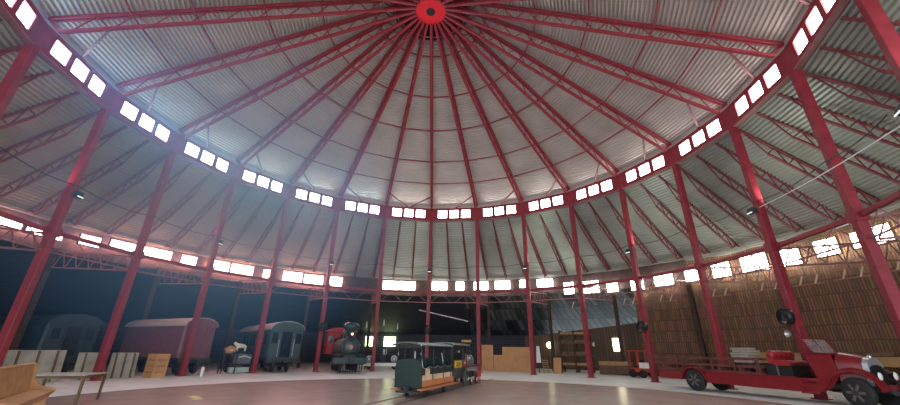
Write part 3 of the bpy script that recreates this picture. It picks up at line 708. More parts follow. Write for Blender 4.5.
f = MB(); f.lathe([(0.255, 2.02), (0.275, 2.06), (0.275, 2.11), (0.25, 2.13)], (7.0, YC, 0), 'z', 24, True, False); f.build('stack_rim', 'lumber', sk)
f = MB(); f.lathe([(0.14, 1.38), (0.16, 1.46), (0.14, 1.58), (0.05, 1.64), (0.001, 1.65)], (6.2, YC, 0), 'z', 20); f.build('steam_dome', 'black', TM)
f = MB(); f.lathe([(0.05, 0), (0.08, 0.1), (0.08, 0.14), (0.02, 0.2)], (5.7, YC, 1.42), 'z', 14); f.build('bell', 'brass', TM)
f = MB(); f.lathe([(0.04, 7.30), (0.10, 7.36), (0.11, 7.5)], (0, YC, 1.52), 'x', 18); hl = f.build('headlamp', 'black', TM)
f = MB(); f.lathe([(0.10, 7.50), (0.001, 7.53)], (0, YC, 1.52), 'x', 18); f.build('headlamp_glass', 'headglass', hl)
f = MB()
for s in (-1, 1): f.bx(5.0, 7.7, YC+s*0.47-0.10, YC+s*0.47+0.10, 0.86, 0.90)
f.build('walkway', 'darkred', TM)
for s in (-1, 1):
    f = MB(); c = (5.55, YC+s*0.42, 0.36)
    f.lathe([(0.30, -0.03), (0.36, -0.03), (0.36, 0.03), (0.30, 0.03), (0.30, -0.03)], c, 'y', 30, True, False); f.lathe([(0.07, -0.04), (0.07, 0.04)], c, 'y', 14)
    for i in range(10):
        a = i*math.pi/5; f.bar((c[0], c[1], c[2]), (c[0]+0.31*math.cos(a), c[1], c[2]+0.31*math.sin(a)), 0.025, 0.025)
    f.build('driving_wheel', 'spokewheel', TM)
    for x in (6.5, 7.45):
        f = MB(); f.lathe([(0.06, -0.03), (0.20, -0.03), (0.21, 0.03), (0.06, 0.03)], (x, YC+s*0.40, 0.21), 'y', 22); o = f.build('pilot_wheel', 'black', TM)
        f = MB(); f.lathe([(0.08, -0.035), (0.08, 0.035)], (x, YC+s*0.405, 0.21), 'y', 14); f.build('wheel_hub', 'white', o)
    f = MB(); f.bar((5.55, YC+s*0.48, 0.30), (6.9, YC+s*0.48, 0.36), 0.03, 0.05); f.build('side_rod', 'silver', TM)
    f = MB(); f.bev(6.7, 7.2, YC+s*0.40-0.12, YC+s*0.40+0.12, 0.40, 0.64, 0.05, 'x'); f.build('cylinder', 'black', TM)
f = MB(); f.bx(7.6, 7.72, YC-0.60, YC+0.60, 0.34, 0.60); f.build('buffer_beam', 'signred', TM)
f = MB()
for i in range(9):
    y = -0.40+i*0.1; f.bar((7.72, YC+y*1.3, 0.50), (8.75-abs(y)*0.9, YC+y*0.9, 0.06), 0.035, 0.035)
f.bar((8.75, YC, 0.06), (8.39, YC-0.36, 0.06), 0.04, 0.04); f.bar((8.75, YC, 0.06), (8.39, YC+0.36, 0.06), 0.04, 0.04); f.bar((8.2, YC-0.45, 0.28), (8.2, YC+0.45, 0.28), 0.03, 0.03); f.build('cowcatcher', 'signred', TM)
# rails set in the floor under the tram
for i, y in enumerate((-0.40, 0.40)):
    d = Vector((math.cos(math.radians(65.1)), math.sin(math.radians(65.1)), 0)); l = Vector((-d.y, d.x, 0)); o = Vector((-0.31, -1.24, 0.010))
    f = MB(); f.bar(o+l*(YC+y)-d*9, o+l*(YC+y)+d*11, 0.05, 0.012); struct(f.build('trim_%d' % (8+i), 'dark'), 'thin dark steel rail set in the floor under the tram, %s' % ('right one' if i == 0 else 'left one'), 'rail')

# ------------------------------------------------------------------ coaches and locomotive in the stalls
def toward(az): return math.atan2(-math.cos(A2(az)), -math.sin(A2(az)))
def coach(label, az, r, hw, zroof, L, m, rise=0.55, windows=True, plain=False, roofm='coach_roof', turn=0.0, rails=True):
    t = thing('railway_coach', label, 'railway coach', pol(az, r, 0), toward(az)+turn)
    zb, ze = 0.95, zroof-rise
    f = MB(); f.bev(-L, 0, -hw, hw, zb, ze, 0.10, 'z'); f.build('body', m, t)
    g = MB(); n = 16; o = [((hw+0.06)*math.cos(math.pi*i/n), ze+rise*math.sin(math.pi*i/n)) for i in range(n+1)]
    g.prism(o, -L-0.1, 0.08, 'x', False); ro = g.build('roof', roofm, t)
    g = MB(); g.prism([((hw+0.02)*math.cos(math.pi*i/n), ze+(rise-0.06)*math.sin(math.pi*i/n)) for i in range(n+1)], 0.081, 0.11, 'x'); g.build('roof_end', m, t)
    g = MB(); g.bx(0.0, 0.02, -0.36, 0.36, zb+0.05, ze-0.12); d = g.build('end_door', m if plain else 'glassdark', t)
    g = MB()
    for x0, x1, z0, z1 in ((-0.44, -0.36, zb, ze), (0.36, 0.44, zb, ze), (-0.62, 0.62, ze-0.12, ze)): g.bx(0.0, 0.06, x0, x1, z0, z1)
    g.build('door_frame', m, t)
    for s in (() if plain else (-1, 1)):
        g = MB(); g.bx(0.0, 0.015, s*0.82-0.2, s*0.82+0.2, zb+0.95, ze-0.2); g.build('end_window', 'glassdark', t)
        g = MB(); g.tube([(0.08, s*0.52, zb+0.1), (0.10, s*0.52, zb+1.2)], 0.018, 6); g.build('grab_rail', 'silver' if rails else m, t)
    if windows:
        for s in (-1, 1):
            for i in range(int((L-1.4)/1.0)):
                x = -1.0-i*1.0; g = MB(); g.bx(x-0.32, x+0.32, s*hw-0.012, s*hw+0.012, zb+0.85, ze-0.25); g.build('side_window', 'glassdark', t)
    g = MB(); g.bx(-L, 0.05, -hw+0.05, hw-0.05, zb-0.18, zb); g.build('underframe', 'dark', t)
    g = MB(); g.bx(0.05, 0.18, -hw+0.02, hw-0.02, zb-0.28, zb-0.02); g.build('buffer_beam', 'dark', t)
    g = MB(); g.bx(0.15, 0.5, -0.09, 0.09, zb-0.28, zb-0.1); g.bx(0.45, 0.58, -0.13, 0.13, zb-0.32, zb-0.06); g.build('coupler', 'dark', t)
    for s in (-1, 1):
        g = MB()
        for z in (0.35, 0.62): g.bx(-0.25, 0.05, s*(hw-0.25)-0.2, s*(hw-0.25)+0.2, z, z+0.03)
        for y in (-0.2, 0.2): g.bar((0.03, s*(hw-0.25)+y, 0.3), (0.03, s*(hw-0.25)+y, zb-0.1), 0.02, 0.03)
        g.build('step', 'dark', t)
    for x in (-1.4, -L+1.5):
        b = MB(); b.bx(x-1.1, x+1.1, -0.62, -0.52, 0.42, 0.62); b.bx(x-1.1, x+1.1, 0.52, 0.62, 0.42, 0.62); b.bx(x-0.2, x+0.2, -0.6, 0.6, 0.45, 0.74); bo = b.build('bogie', 'dark', t)
        for dx in (-0.75, 0.75):
            b = MB()
            for s in (-1, 1): b.lathe([(0.06, -0.06), (0.36, -0.05), (0.36, 0.03), (0.40, 0.05), (0.40, 0.07), (0.06, 0.07)], (x+dx, s*0.5, 0.42), 'y', 22)
            b.cyl((x+dx, 0, 0.42), 0.06, 1.0, 'y', 10); b.build('wheelset', 'dark', bo)
    return t
coach('slate blue railway coach with arched roof, left of the steam locomotive', -35.5, 15.9, 1.15, 3.42, 9, 'coach_blue', 0.62)
coach('dull maroon railway coach with pale arched roof, left of the blue coach', -54.4, 16.6, 1.0, 3.32, 6.5, 'coach_purple', 0.55, False, True, turn=0.10)
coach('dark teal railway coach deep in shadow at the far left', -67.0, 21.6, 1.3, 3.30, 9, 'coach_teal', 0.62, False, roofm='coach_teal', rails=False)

az, r0 = -19.6, 13.55
LO = thing('steam_locomotive', 'blue black steam locomotive with balloon stack and red cab', 'locomotive', pol(az, r0, 0), toward(az))
f = MB(); f.lathe([(0.001, -5.0), (0.66, -5.0), (0.66, -0.75), (0.70, -0.73), (0.70, -0.55)], (0, 0, 1.72), 'x', 36); f.build('boiler', 'loco_blue', LO)
f = MB()
for x in (-1.5, -2.4, -3.3, -4.2): f.lathe([(0.665, x), (0.68, x+0.01), (0.68, x+0.07), (0.665, x+0.08)], (0, 0, 1.72), 'x', 36, True, False)
f.build('boiler_band', 'silver', LO)
f = MB(); f.lathe([(0.70, -0.55), (0.64, -0.50), (0.52, -0.49), (0.50, -0.44), (0.30, -0.40), (0.001, -0.38)], (0, 0, 1.72), 'x', 36); sd = f.build('smokebox_door', 'loco_blue', LO)
f = MB(); f.lathe([(0.17, -0.40), (0.17, -0.36), (0.001, -0.355)], (0, 0, 1.72), 'x', 20); f.build('number_plate', 'plate', sd)
for i in range(10):
    f = MB(); a = i*math.pi/5; f.box((-0.46, 0.56*math.cos(a), 1.72+0.56*math.sin(a)), (0.06, 0.09, 0.09), Matrix.Rotation(a, 3, 'X')); f.build('door_dog', 'dark', sd)
f = MB(); f.lathe([(0.30, 2.30), (0.24, 2.42), (0.22, 2.62), (0.34, 2.80), (0.58, 3.05), (0.62, 3.18), (0.52, 3.36), (0.34, 3.46), (0.26, 3.48)], (-1.0, 0, 0), 'z', 32); f.build('balloon_stack', 'loco_blue', LO)
f = MB(); f.bx(-0.75, -0.35, -0.16, 0.16, 2.40, 2.46); f.lathe([(0.16, -0.72), (0.18, -0.70), (0.18, -0.38), (0.15, -0.36)], (0, 0, 2.62), 'x', 20); hd = f.build('headlamp', 'black', LO)
f = MB(); f.lathe([(0.09, -0.355), (0.001, -0.335)], (0, 0, 2.62), 'x', 20); f.build('headlamp_glass', 'amber', hd)
f = MB(); f.lathe([(0.28, 2.30), (0.30, 2.5), (0.27, 2.75), (0.12, 2.9), (0.001, 2.92)], (-2.3, 0, 0), 'z', 22); f.build('sand_dome', 'loco_blue', LO)
f = MB(); f.lathe([(0.32, 2.30), (0.34, 2.5), (0.30, 2.85), (0.12, 3.0), (0.001, 3.02)], (-3.6, 0, 0), 'z', 22); f.build('steam_dome', 'loco_blue', LO)
f = MB(); f.lathe([(0.16, 2.55), (0.14, 2.7), (0.06, 2.8)], (-2.95, 0, 0), 'z', 16); f.bar((-2.95, -0.2, 2.3), (-2.95, -0.2, 2.85), 0.03, 0.03); f.bar((-2.95, 0.2, 2.3), (-2.95, 0.2, 2.85), 0.03, 0.03); f.bar((-2.95, -0.2, 2.84), (-2.95, 0.2, 2.84), 0.03, 0.03); f.build('bell', 'brass', LO)
f = MB()
f.bx(-5.0, -4.94, -1.15, -0.60, 1.2, 2.95); f.bx(-5.0, -4.94, 0.60, 1.15, 1.2, 2.95); f.bx(-5.0, -4.94, -0.6, 0.6, 2.4, 2.95)
for s in (-1, 1): f.bx(-6.6, -4.94, s*1.13-0.03, s*1.13+0.03, 1.2, 1.95); f.bx(-5.25, -4.94, s*1.13-0.03, s*1.13+0.03, 1.95, 2.95); f.bx(-6.6, -6.3, s*1.13-0.03, s*1.13+0.03, 1.95, 2.95)
f.build('cab', 'cab_red', LO)
f = MB(); n = 10; o = [(1.28*math.cos(math.pi*i/n), 2.92+0.34*math.sin(math.pi*i/n)) for i in range(n+1)]; f.prism(o, -6.8, -4.7, 'x'); f.build('cab_roof', 'cab_red', LO)
for s in (-1, 1):
    f = MB(); f.bx(-4.95, -4.92, s*0.88-0.18, s*0.88+0.18, 2.1, 2.6); f.build('cab_window', 'glassdark', LO)
    f = MB(); f.bx(-4.94, -0.3, s*0.88-0.20, s*0.88+0.20, 1.15, 1.20); f.build('running_board', 'dark', LO)
    f = MB(); f.bev(-1.35, -0.55, s*0.92-0.22, s*0.92+0.22, 0.55, 1.02, 0.08, 'x'); f.build('cylinder', 'loco_blue', LO)
    f = MB(); f.tube([(-0.6, s*0.72, 1.9), (-4.9, s*0.72, 2.05)], 0.022, 6); f.build('handrail', 'silver', LO)
    f = MB(); f.bar((-1.3, s*0.78, 0.62), (-4.2, s*0.78, 0.55), 0.05, 0.1); f.build('side_rod', 'silver', LO)
f = MB(); f.bx(-6.6, -0.1, -0.55, -0.42, 0.6, 0.9); f.bx(-6.6, -0.1, 0.42, 0.55, 0.6, 0.9); f.bx(-1.3, -0.4, -0.5, 0.5, 0.85, 1.2); f.build('frame', 'dark', LO)
for x in (-2.2, -3.3, -4.4):
    for s in (-1, 1):
        f = MB(); f.lathe([(0.08, -0.06), (0.48, -0.05), (0.48, 0.03), (0.53, 0.05), (0.53, 0.07), (0.08, 0.07)], (x, s*0.58, 0.55), 'y', 26); f.build('driving_wheel', 'dark', LO)
for s in (-1, 1):
    f = MB(); f.lathe([(0.06, -0.05), (0.34, -0.05), (0.36, 0.05), (0.06, 0.05)], (-0.75, s*0.55, 0.36), 'y', 22); f.build('pilot_wheel', 'dark', LO)
f = MB(); f.bev(-0.15, 0.05, -1.15, 1.15, 0.62, 0.98, 0.03, 'y'); f.build('buffer_beam', 'loco_blue', LO)
f = MB(); f.bx(-0.35, 0.0, -0.95, 0.95, 0.98, 1.04); f.build('front_deck', 'loco_blue', LO)
f = MB(); f.bx(0.05, 0.4, -0.1, 0.1, 0.66, 0.86); f.bx(0.34, 0.5, -0.14, 0.14, 0.62, 0.9); f.build('coupler', 'dark', LO)
f = MB()
for i in range(11):
    y = -0.85+i*0.17; f.bar((0.02, y, 0.62), (0.30-abs(y)*0.15, y*0.92, 0.12), 0.05, 0.05)
f.bar((0.28, -0.78, 0.14), (0.30, 0.78, 0.14), 0.06, 0.08); f.build('pilot', 'black', LO)
f = MB()
for s in (-1, 1): f.tube([(-0.3, s*0.45, 1.04), (-0.62, s*0.38, 1.5)], 0.03, 6)
f.build('smokebox_brace', 'dark', LO)

# ------------------------------------------------------------------ things standing in the stalls
def crate(name, label, cat, az, r, wd, dp, z0, z1, m, slats=4, rot=0.0, group=None, gap='postwood'):
    t = thing(name, label, cat, pol(az, r, z0), -A2(az)+rot, group)
    h = z1-z0
    f = MB(); f.bx(-wd/2+0.03, wd/2-0.03, -dp/2+0.03, dp/2-0.03, 0.02, h-0.02); f.build('core', gap, t)
    f = MB()
    for i in range(slats):
        a = h*i/slats; b = h*(i+1)/slats-0.03
        for s in (-1, 1): f.bx(-wd/2, wd/2, s*dp/2-0.015, s*dp/2+0.015, a, b); f.bx(s*wd/2-0.015, s*wd/2+0.015, -dp/2, dp/2, a, b)
    f.bx(-wd/2, wd/2, -dp/2, dp/2, h-0.03, h); f.build('slats', m, t)
    for sx in (-1, 1):
        for sy in (-1, 1): f = MB(); f.bx(sx*(wd/2-0.03)-0.05, sx*(wd/2-0.03)+0.05, sy*(dp/2+0.01)-0.02, sy*(dp/2+0.01)+0.02, 0, h); f.build('corner_batten', m, t)
    return t
crate('wooden_crate', 'tan slatted wooden crate left of the maroon coach', 'crate', -62.4, 16.0, 0.66, 0.7, 0.0, 1.2, 'ply', 4)
def panel_stack(label, az, r, wd, z1, n, lean, m, group=None):
    t = thing('board_panel', label, 'panel', pol(az, r, 0), -A2(az), group)
    f = MB(); rx = Matrix.Rotation(lean, 3, 'X')
    f.box((0, 0, z1/2), (wd, 0.05, z1), rx); f.build('sheet', m, t)
    f = MB()
    for i in range(n):
        x = -wd/2+wd*(i+0.5)/n; f.box((x, -0.05, z1/2), (0.07, 0.05, z1*0.96), rx)
    f.build('batten', 'greywood' if m != 'greywood' else 'oldlumber', t)
    return t
panel_stack('grey boarded panel with battens standing left of the tan crate', -66.6, 16.8, 1.3, 1.25, 3, -0.1, 'greywood')
panel_stack('grey boarded panel standing beside the far left column base', -70.8, 17.3, 1.2, 1.25, 2, -0.1, 'greywood')
panel_stack('broad grey panel standing behind the wooden pew', -79.5, 16.9, 2.3, 1.36, 3, -0.08, 'greywood')
f = MB(); f.bev(-0.07, 0.07, -0.07, 0.07, 0, 0.5, 0.02); o = tag(f.build('short_post', 'white'), 'short pale post on the slab beside the maroon coach', 'post'); o.location = pol(-54.6, 15.2, 0)
# flat cart with engine block, chest, bundle and animal figure
CT = thing('flat_cart', 'low flat rail cart between maroon and blue coaches', 'cart', pol(-43.0, 17.7, 0), -A2(-43.0))
f = MB(); f.bx(-0.95, 0.95, -0.55, 0.55, 0.46, 0.56); f.build('deck', 'dark', CT)
for x in (-0.65, 0.65):
    for y in (-0.5, 0.5):
        f = MB(); f.lathe([(0.05, -0.04), (0.22, -0.04), (0.22, 0.04), (0.05, 0.04)], (x, y, 0.22), 'y', 18); f.build('wheel', 'dark', CT)
EN = thing('engine_block', 'grey blue engine block on the flat cart', 'engine', pol(-43.2, 17.65, 0.56), -A2(-44))
f = MB(); f.bev(-0.55, 0.6, -0.35, 0.35, 0, 0.62, 0.06); f.build('block', 'blue', EN)
f = MB()
for i in range(4): f.cyl((-0.35+i*0.25, 0, 0.68), 0.09, 0.14, 'z', 12)
f.build('cylinder_head', 'dark', EN)
f = MB(); f.lathe([(0.05, -0.05), (0.28, -0.05), (0.28, 0.05), (0.05, 0.05)], (-0.62, 0, 0.3), 'x', 20); f.build('flywheel', 'dark', EN)
f = MB(); f.tube([(-0.3, -0.38, 0.4), (0.1, -0.42, 0.48), (0.5, -0.38, 0.35)], 0.04, 8); f.build('pipe', 'white', EN)
t = thing('storage_chest', 'pale mint low chest on the slab before the flat cart', 'chest', pol(-44.4, 16.75, 0), -A2(-44.4))
f = MB(); f.bev(-0.62, 0.62, -0.2, 0.2, 0.04, 0.30, 0.03); f.build('box', 'mint', t)
f = MB(); f.bev(-0.64, 0.64, -0.22, 0.22, 0.30, 0.36, 0.03); f.build('lid', 'mint', t)
f = MB()
for x in (-0.6, 0.6): f.bx(x-0.06, x+0.06, -0.22, 0.22, 0, 0.04)
f.build('foot', 'dark', t)
# animal figure standing on the block
AN = thing('animal_figure', 'small pale four legged animal figure standing on the engine block', 'figurine', pol(-43.8, 17.62, 1.32), -A2(-44))
me = bpy.data.meshes.new('body')
vs = [(0.30, 0, 0.36), (0.05, 0, 0.37), (-0.20, 0, 0.38), (-0.32, 0, 0.48), (-0.40, 0, 0.52), (-0.50, 0, 0.47), (0.36, 0, 0.40), (0.42, 0, 0.30)]
es = [(0, 1), (1, 2), (2, 3), (3, 4), (4, 5), (0, 6), (6, 7)]; rad = [0.12, 0.13, 0.13, 0.09, 0.085, 0.05, 0.03, 0.015]
for bx_, hock in ((0.30, 0.05), (-0.20, -0.02)):
    for y in (-0.09, 0.09):
        b0 = 0 if bx_ > 0 else 2; i = len(vs); vs += [(bx_, y, 0.24), (bx_+hock, y, 0.12), (bx_, y, 0.02)]; es += [(b0, i), (i, i+1), (i+1, i+2)]; rad += [0.055, 0.035, 0.035]
for y in (-0.05, 0.05):
    i = len(vs); vs.append((-0.36, y*1.5, 0.62)); es.append((4, i)); rad.append(0.02)
me.from_pydata(vs, es, []); bo = bpy.data.objects.new('body', me); COL.objects.link(bo); bo.parent = AN
sk_ = bo.modifiers.new('skin', 'SKIN')
for i, sv in enumerate(me.skin_vertices[0].data): sv.radius = (rad[i], rad[i]); sv.use_root = (i == 1)
ss = bo.modifiers.new('sub', 'SUBSURF'); ss.levels = ss.render_levels = 1; me.materials.append(M['white'])
# tan bundle
BU = thing('canvas_bundle', 'tan rumpled canvas bundle heaped beside the engine block', 'bundle', pol(-47.2, 16.6, 1.22), -A2(-47.2))
f = MB(); n, m_ = 18, 10; P_ = []
for j in range(m_+1):
    for i in range(n):
        a = 2*math.pi*i/n; th_ = math.pi*j/m_; rr = 1+0.22*math.sin(3*a+2*j)+0.12*math.sin(5*a-j)
        P_.append((0.36*rr*math.sin(th_)*math.cos(a), 0.25*rr*math.sin(th_)*math.sin(a), 0.22-0.22*math.cos(th_)*(1+0.15*math.sin(2*a))))
f.add(P_, [(j*n+i, j*n+(i+1) % n, (j+1)*n+(i+1) % n, (j+1)*n+i) for j in range(m_) for i in range(n)], True); f.build('cloth', 'ply', BU)
f = MB(); f.tube([(-0.3, -0.05, 0.06), (0, -0.29, 0.22), (0.3, -0.05, 0.1)], 0.018, 6); f.build('strap', 'white', BU)
t = thing('tool_stand', 'dark steel stand under the canvas bundle', 'stand', pol(-47.2, 16.6, 0), -A2(-47.2))
f = MB(); f.bx(-0.45, 0.45, -0.3, 0.3, 1.16, 1.22); f.build('top', 'dark', t)
for x in (-0.4, 0.4):
    for y in (-0.25, 0.25): g = MB(); g.bx(x-0.03, x+0.03, y-0.03, y+0.03, 0, 1.16); g.build('leg', 'dark', t)
# white topped bench wagon and machines left of the tram
t = thing('flat_wagon', 'dark flat wagon with white edge behind the tram at left', 'wagon', pol(-8.4, 19.6, 0), -A2(-8.4))
f = MB(); f.bx(-1.65, 1.65, -0.6, 0.6, 0.30, 0.46); f.build('deck', 'dark', t)
f = MB(); f.bx(-1.7, 1.7, -0.66, -0.60, 0.26, 0.52); f.build('edge_rail', 'white', t)
for x in (-1.1, 1.1):
    for y in (-0.4, 0.4): g = MB(); g.lathe([(0.04, -0.04), (0.2, -0.04), (0.2, 0.04), (0.04, 0.04)], (x, y, 0.2), 'y', 16); g.build('wheel', 'black', t)
for i, (dx, hh_, lab) in enumerate(((-1.1, 0.9, 'dark engine with flywheel at the left end of the flat wagon'), (0.0, 1.15, 'tall dark engine in the middle of the flat wagon'), (1.05, 0.95, 'dark engine with pale pipe at the right end of the flat wagon'))):
    b = pol(-8.4, 19.6, 0.46)+Vector((math.cos(A2(-8.4))*dx, -math.sin(A2(-8.4))*dx, 0))
    u = thing('stationary_engine', lab, 'engine', b, -A2(-8.4), 'engines on the flat wagon')
    g = MB(); g.bev(-0.32, 0.32, -0.3, 0.3, 0, hh_*0.6, 0.05); g.build('block', 'dark', u)
    g = MB(); g.lathe([(0.10, hh_*0.6), (0.12, hh_*0.7), (0.10, hh_)], (0.1, 0, 0), 'z', 14); g.build('cylinder', 'silver' if i == 1 else 'dark', u)
    g = MB(); g.lathe([(0.22, -0.03), (0.28, -0.03), (0.28, 0.03), (0.22, 0.03), (0.22, -0.03)], (-0.05, -0.36, hh_*0.4), 'y', 22, True, False)
    for q in range(3): a = q*math.pi/3; g.bar((-0.05-0.25*math.cos(a), -0.36, hh_*0.4-0.25*math.sin(a)), (-0.05+0.25*math.cos(a), -0.36, hh_*0.4+0.25*math.sin(a)), 0.03, 0.03)
    g.build('flywheel', 'silver' if i != 1 else 'black', u)
    g = MB(); g.tube([(0.2, -0.2, hh_*0.5), (0.34, -0.25, hh_*0.8), (0.3, -0.1, hh_*1.05)], 0.03, 8); g.build('pipe', 'white' if i == 2 else 'greysteel', u)
# shed windows and hanging lamps
for i, (az, r, z0, z1, wd, m, lab) in enumerate(((-9.4, 34.2, 1.95, 3.1, 1.35, 'pane_shed', 'bright square window in the back wall left of the tram'), (-5.5, 34.2, 1.95, 3.1, 1.45, 'pane_shed', 'bright square window in the back wall just left of the tram'), (44.0, 27.4, 1.76, 2.9, 0.72, 'pane_warm', 'glowing tall window in the brown partition wall'))):
    o = sprop('window_%d' % (70+i), lab, 'window', loc=pol(az, r, z0), rotz=-A2(az)); h = z1-z0
    g = MB()
    for x0, x1, q0, q1 in ((-wd/2-0.08, -wd/2, -0.08, h+0.08), (wd/2, wd/2+0.08, -0.08, h+0.08), (-wd/2, wd/2, -0.08, 0), (-wd/2, wd/2, h, h+0.08)): g.bx(x0, x1, -0.05, 0.05, q0, q1)
    g.build('frame', 'postwood', o); g = MB(); g.bx(-wd/2, wd/2, 0, 0.03, 0, h); g.build('pane', m, o)
t = thing('globe_lamp', 'glowing yellow globe lamp before the brown wall at centre right', 'lamp', pol(30.6, 26.8, 2.25), 0)
g = MB(); g.lathe([(0.001, -0.32), (0.2, -0.26), (0.33, 0), (0.2, 0.26), (0.001, 0.32)], (0, 0, 0), 'z', 18); g.build('globe', 'pane_warm', t)
g = MB(); g.bar((0, 0, 0.3), (0, 0.75, 0.35), 0.05, 0.05); g.build('arm', 'black', t)
t = thing('horn_lamp', 'small pale horn shaped lamp on the brown partition wall', 'lamp', pol(39.6, 27.15, 2.35), -A2(39.6))
g = MB(); g.lathe([(0.03, -0.45), (0.08, -0.2), (0.22, 0.05)], (0, 0, 0), 'x', 16, True, False); g.build('shade', 'headglass', t)
g = MB(); g.bar((0, 0, 0), (0, 0.25, 0), 0.04, 0.04); g.build('bracket', 'black', t)

# plywood boards to the right of the tram
def sheet(label, az, r, wd, z0, z1, m='ply', group=None):
    t = thing('plywood_partition', label, 'partition', pol(az, r, z0), -A2(az), group); h = z1-z0
    g = MB(); g.bx(-wd/2, wd/2, -0.02, 0.02, 0, h); g.build('sheet', m, t)
    g = MB()
    for x in (-wd/2+0.05, wd/2-0.05): g.bx(x-0.04, x+0.04, 0.02, 0.10, 0, h); g.bar((x, 0.08, h*0.8), (x, 0.7, 0.03), 0.05, 0.05)
    g.build('stud', 'lumber', t); return t
sheet('narrow plywood partition just right of the tram', 19.2, 19.0, 1.0, 0.0, 2.1)
sheet('low plywood partition under a dark opening', 22.1, 19.05, 0.85, 0.0, 1.3)
sheet('broad plywood partition behind the second column right', 26.9, 19.0, 2.5, 0.0, 1.95)
t = thing('white_coat', 'white cloth hanging at the right end of the plywood', 'cloth', pol(31.9, 19.6, 0.75), -A2(32))
g = MB(); A = []; B = []
for i in range(13): x = -0.2+0.4*i/12; A.append((x*0.6, 0.03*math.sin(i*1.6), 1.3)); B.append((x, 0.05*math.sin(i*1.6), 0))
g.strip(A, B, True); g.build('cloth', 'white', t)
g = MB(); g.bx(-0.03, 0.03, 0.06, 0.12, -0.75, 1.38); g.bx(-0.05, 0.05, 0, 0.12, 1.32, 1.37); g.build('hook_post', 'postwood', t)
# chair and leaning board
t = thing('wooden_chair', 'plain wooden chair right of the white cloth', 'chair', pol(33.6, 19.6, 0), -A2(33.6)+0.5)
g = MB(); g.bx(-0.22, 0.22, -0.22, 0.22, 0.43, 0.47); g.build('seat', 'lumber', t)
for x in (-0.2, 0.2):
    g = MB(); g.bx(x-0.02, x+0.02, -0.22, -0.18, 0, 0.43); g.build('leg', 'lumber', t)
    g = MB(); g.bx(x-0.02, x+0.02, 0.18, 0.22, 0, 1.0); g.build('leg', 'lumber', t)
g = MB()
for z in (0.6, 0.75, 0.9): g.bx(-0.2, 0.2, 0.19, 0.21, z, z+0.07)
g.build('backrest', 'lumber', t)
t = thing('leaning_board', 'pale plywood board leaning by the third column right', 'board', pol(36.6, 19.2, 0), -A2(36.6))
g = MB(); g.box((0, 0.12, 0.58), (0.62, 0.03, 1.2), Matrix.Rotation(-0.2, 3, 'X')); g.build('sheet', 'ply', t)
g = MB(); g.bx(-0.31, 0.31, 0.3, 0.36, 0, 1.0); g.build('prop', 'oldlumber', t)
# tall dark shelf rack with timber
SH = thing('timber_rack', 'tall dark timber rack behind the third column right', 'rack', pol(38.8, 22.4, 0), -A2(38.8))
for x in (-1.25, 0, 1.25):
    g = MB(); g.bx(x-0.07, x+0.07, -0.4, -0.28, 0, 3.4); g.bx(x-0.07, x+0.07, 0.28, 0.4, 0, 3.4); g.build('upright', 'postwood', SH)
for z in (0.5, 1.3, 2.3, 3.0):
    g = MB(); g.bx(-1.35, 1.35, -0.45, 0.45, z, z+0.08); g.build('shelf', 'oldlumber', SH)
zz = {0: 0.58, 1: 1.38, 2: 2.38, 3: 3.08}
for i in range(8):
    q = i//2; x = -0.1+0.25*(i % 2); L_ = 2.3-0.3*(i % 2)
    b = pol(38.8, 22.4, zz[q]); rotz = -A2(38.8)
    o = MB(); o.bx(-L_/2, L_/2, -0.38+0.4*(i % 2), -0.05+0.4*(i % 2), 0, 0.16+0.05*(i % 3))
    ob = tag(o.build('timber_beam', 'oldlumber' if i % 3 else 'lumber'), 'beam on the dark timber rack, %s shelf from the floor, %s side' % (ORD[q+1], 'front' if i % 2 == 0 else 'back'), 'timber', 'beams on the rack'); ob.location = b; ob.rotation_euler = (0, 0, rotz)
# stack of dark lumber
for i in range(6):
    lv, s = divmod(i, 2)
    o = MB(); o.bx(-1.5, 1.4-0.2*lv, -0.5+0.52*s, -0.02+0.52*s, 0, 0.3)
    ob = tag(o.build('lumber_bale', 'oldlumber' if lv != 2 else 'lumber'), 'bale of lumber before the brown partition, %s layer from the floor, %s row' % (ORD[lv+1], 'front' if s == 0 else 'back'), 'lumber', 'stacked lumber bales')
    ob.location = pol(48.5, 21.6, 0.02+0.32*lv); ob.rotation_euler = (0, 0, -A2(48.5))
# small red tractor
TT = thing('forklift', 'small orange red forklift with white engine behind the truck tail', 'forklift', pol(55.0, 19.8, 0), -A2(55.0)-0.3)
g = MB(); g.bev(-0.75, 0.55, -0.4, 0.4, 0.35, 0.62, 0.05); g.build('chassis', 'orange', TT)
g = MB(); g.bev(0.0, 0.7, -0.36, 0.36, 0.62, 0.98, 0.08); g.build('engine_cover', 'white', TT)
g = MB()
for x in (-0.7, 0.05):
    for y in (-0.36, 0.36): g.bar((x, y, 0.6), (x+0.06, y, 1.75), 0.06, 0.06)
g.bx(-0.72, 0.15, -0.4, 0.4, 1.72, 1.79); g.build('cage', 'orange', TT)
g = MB(); g.bev(-0.4, 0.0, -0.25, 0.25, 0.62, 0.75, 0.04); g.bev(-0.05, 0.06, -0.25, 0.25, 0.72, 1.15, 0.03); g.build('seat', 'black', TT)
for x in (-0.5, 0.4):
    for y in (-0.42, 0.42): g = MB(); tyre(g, (x, y, 0.27), 0.27, 0.18); g.lathe([(0.16, -0.07), (0.16, 0.07)], (x, y, 0.27), 'y', 14); g.build('wheel', 'rubber', TT)
g = MB()
for y in (-0.25, 0.25): g.bx(-0.92, -0.84, y-0.04, y+0.04, 0.06, 1.85)
for z in (0.3, 1.0, 1.8): g.bx(-0.9, -0.86, -0.25, 0.25, z, z+0.07)
g.build('mast', 'darkred', TT)
g = MB()
for y in (-0.2, 0.2): g.bx(-1.75, -0.92, y-0.05, y+0.05, 0.10, 0.14)
g.build('fork', 'dark', TT)
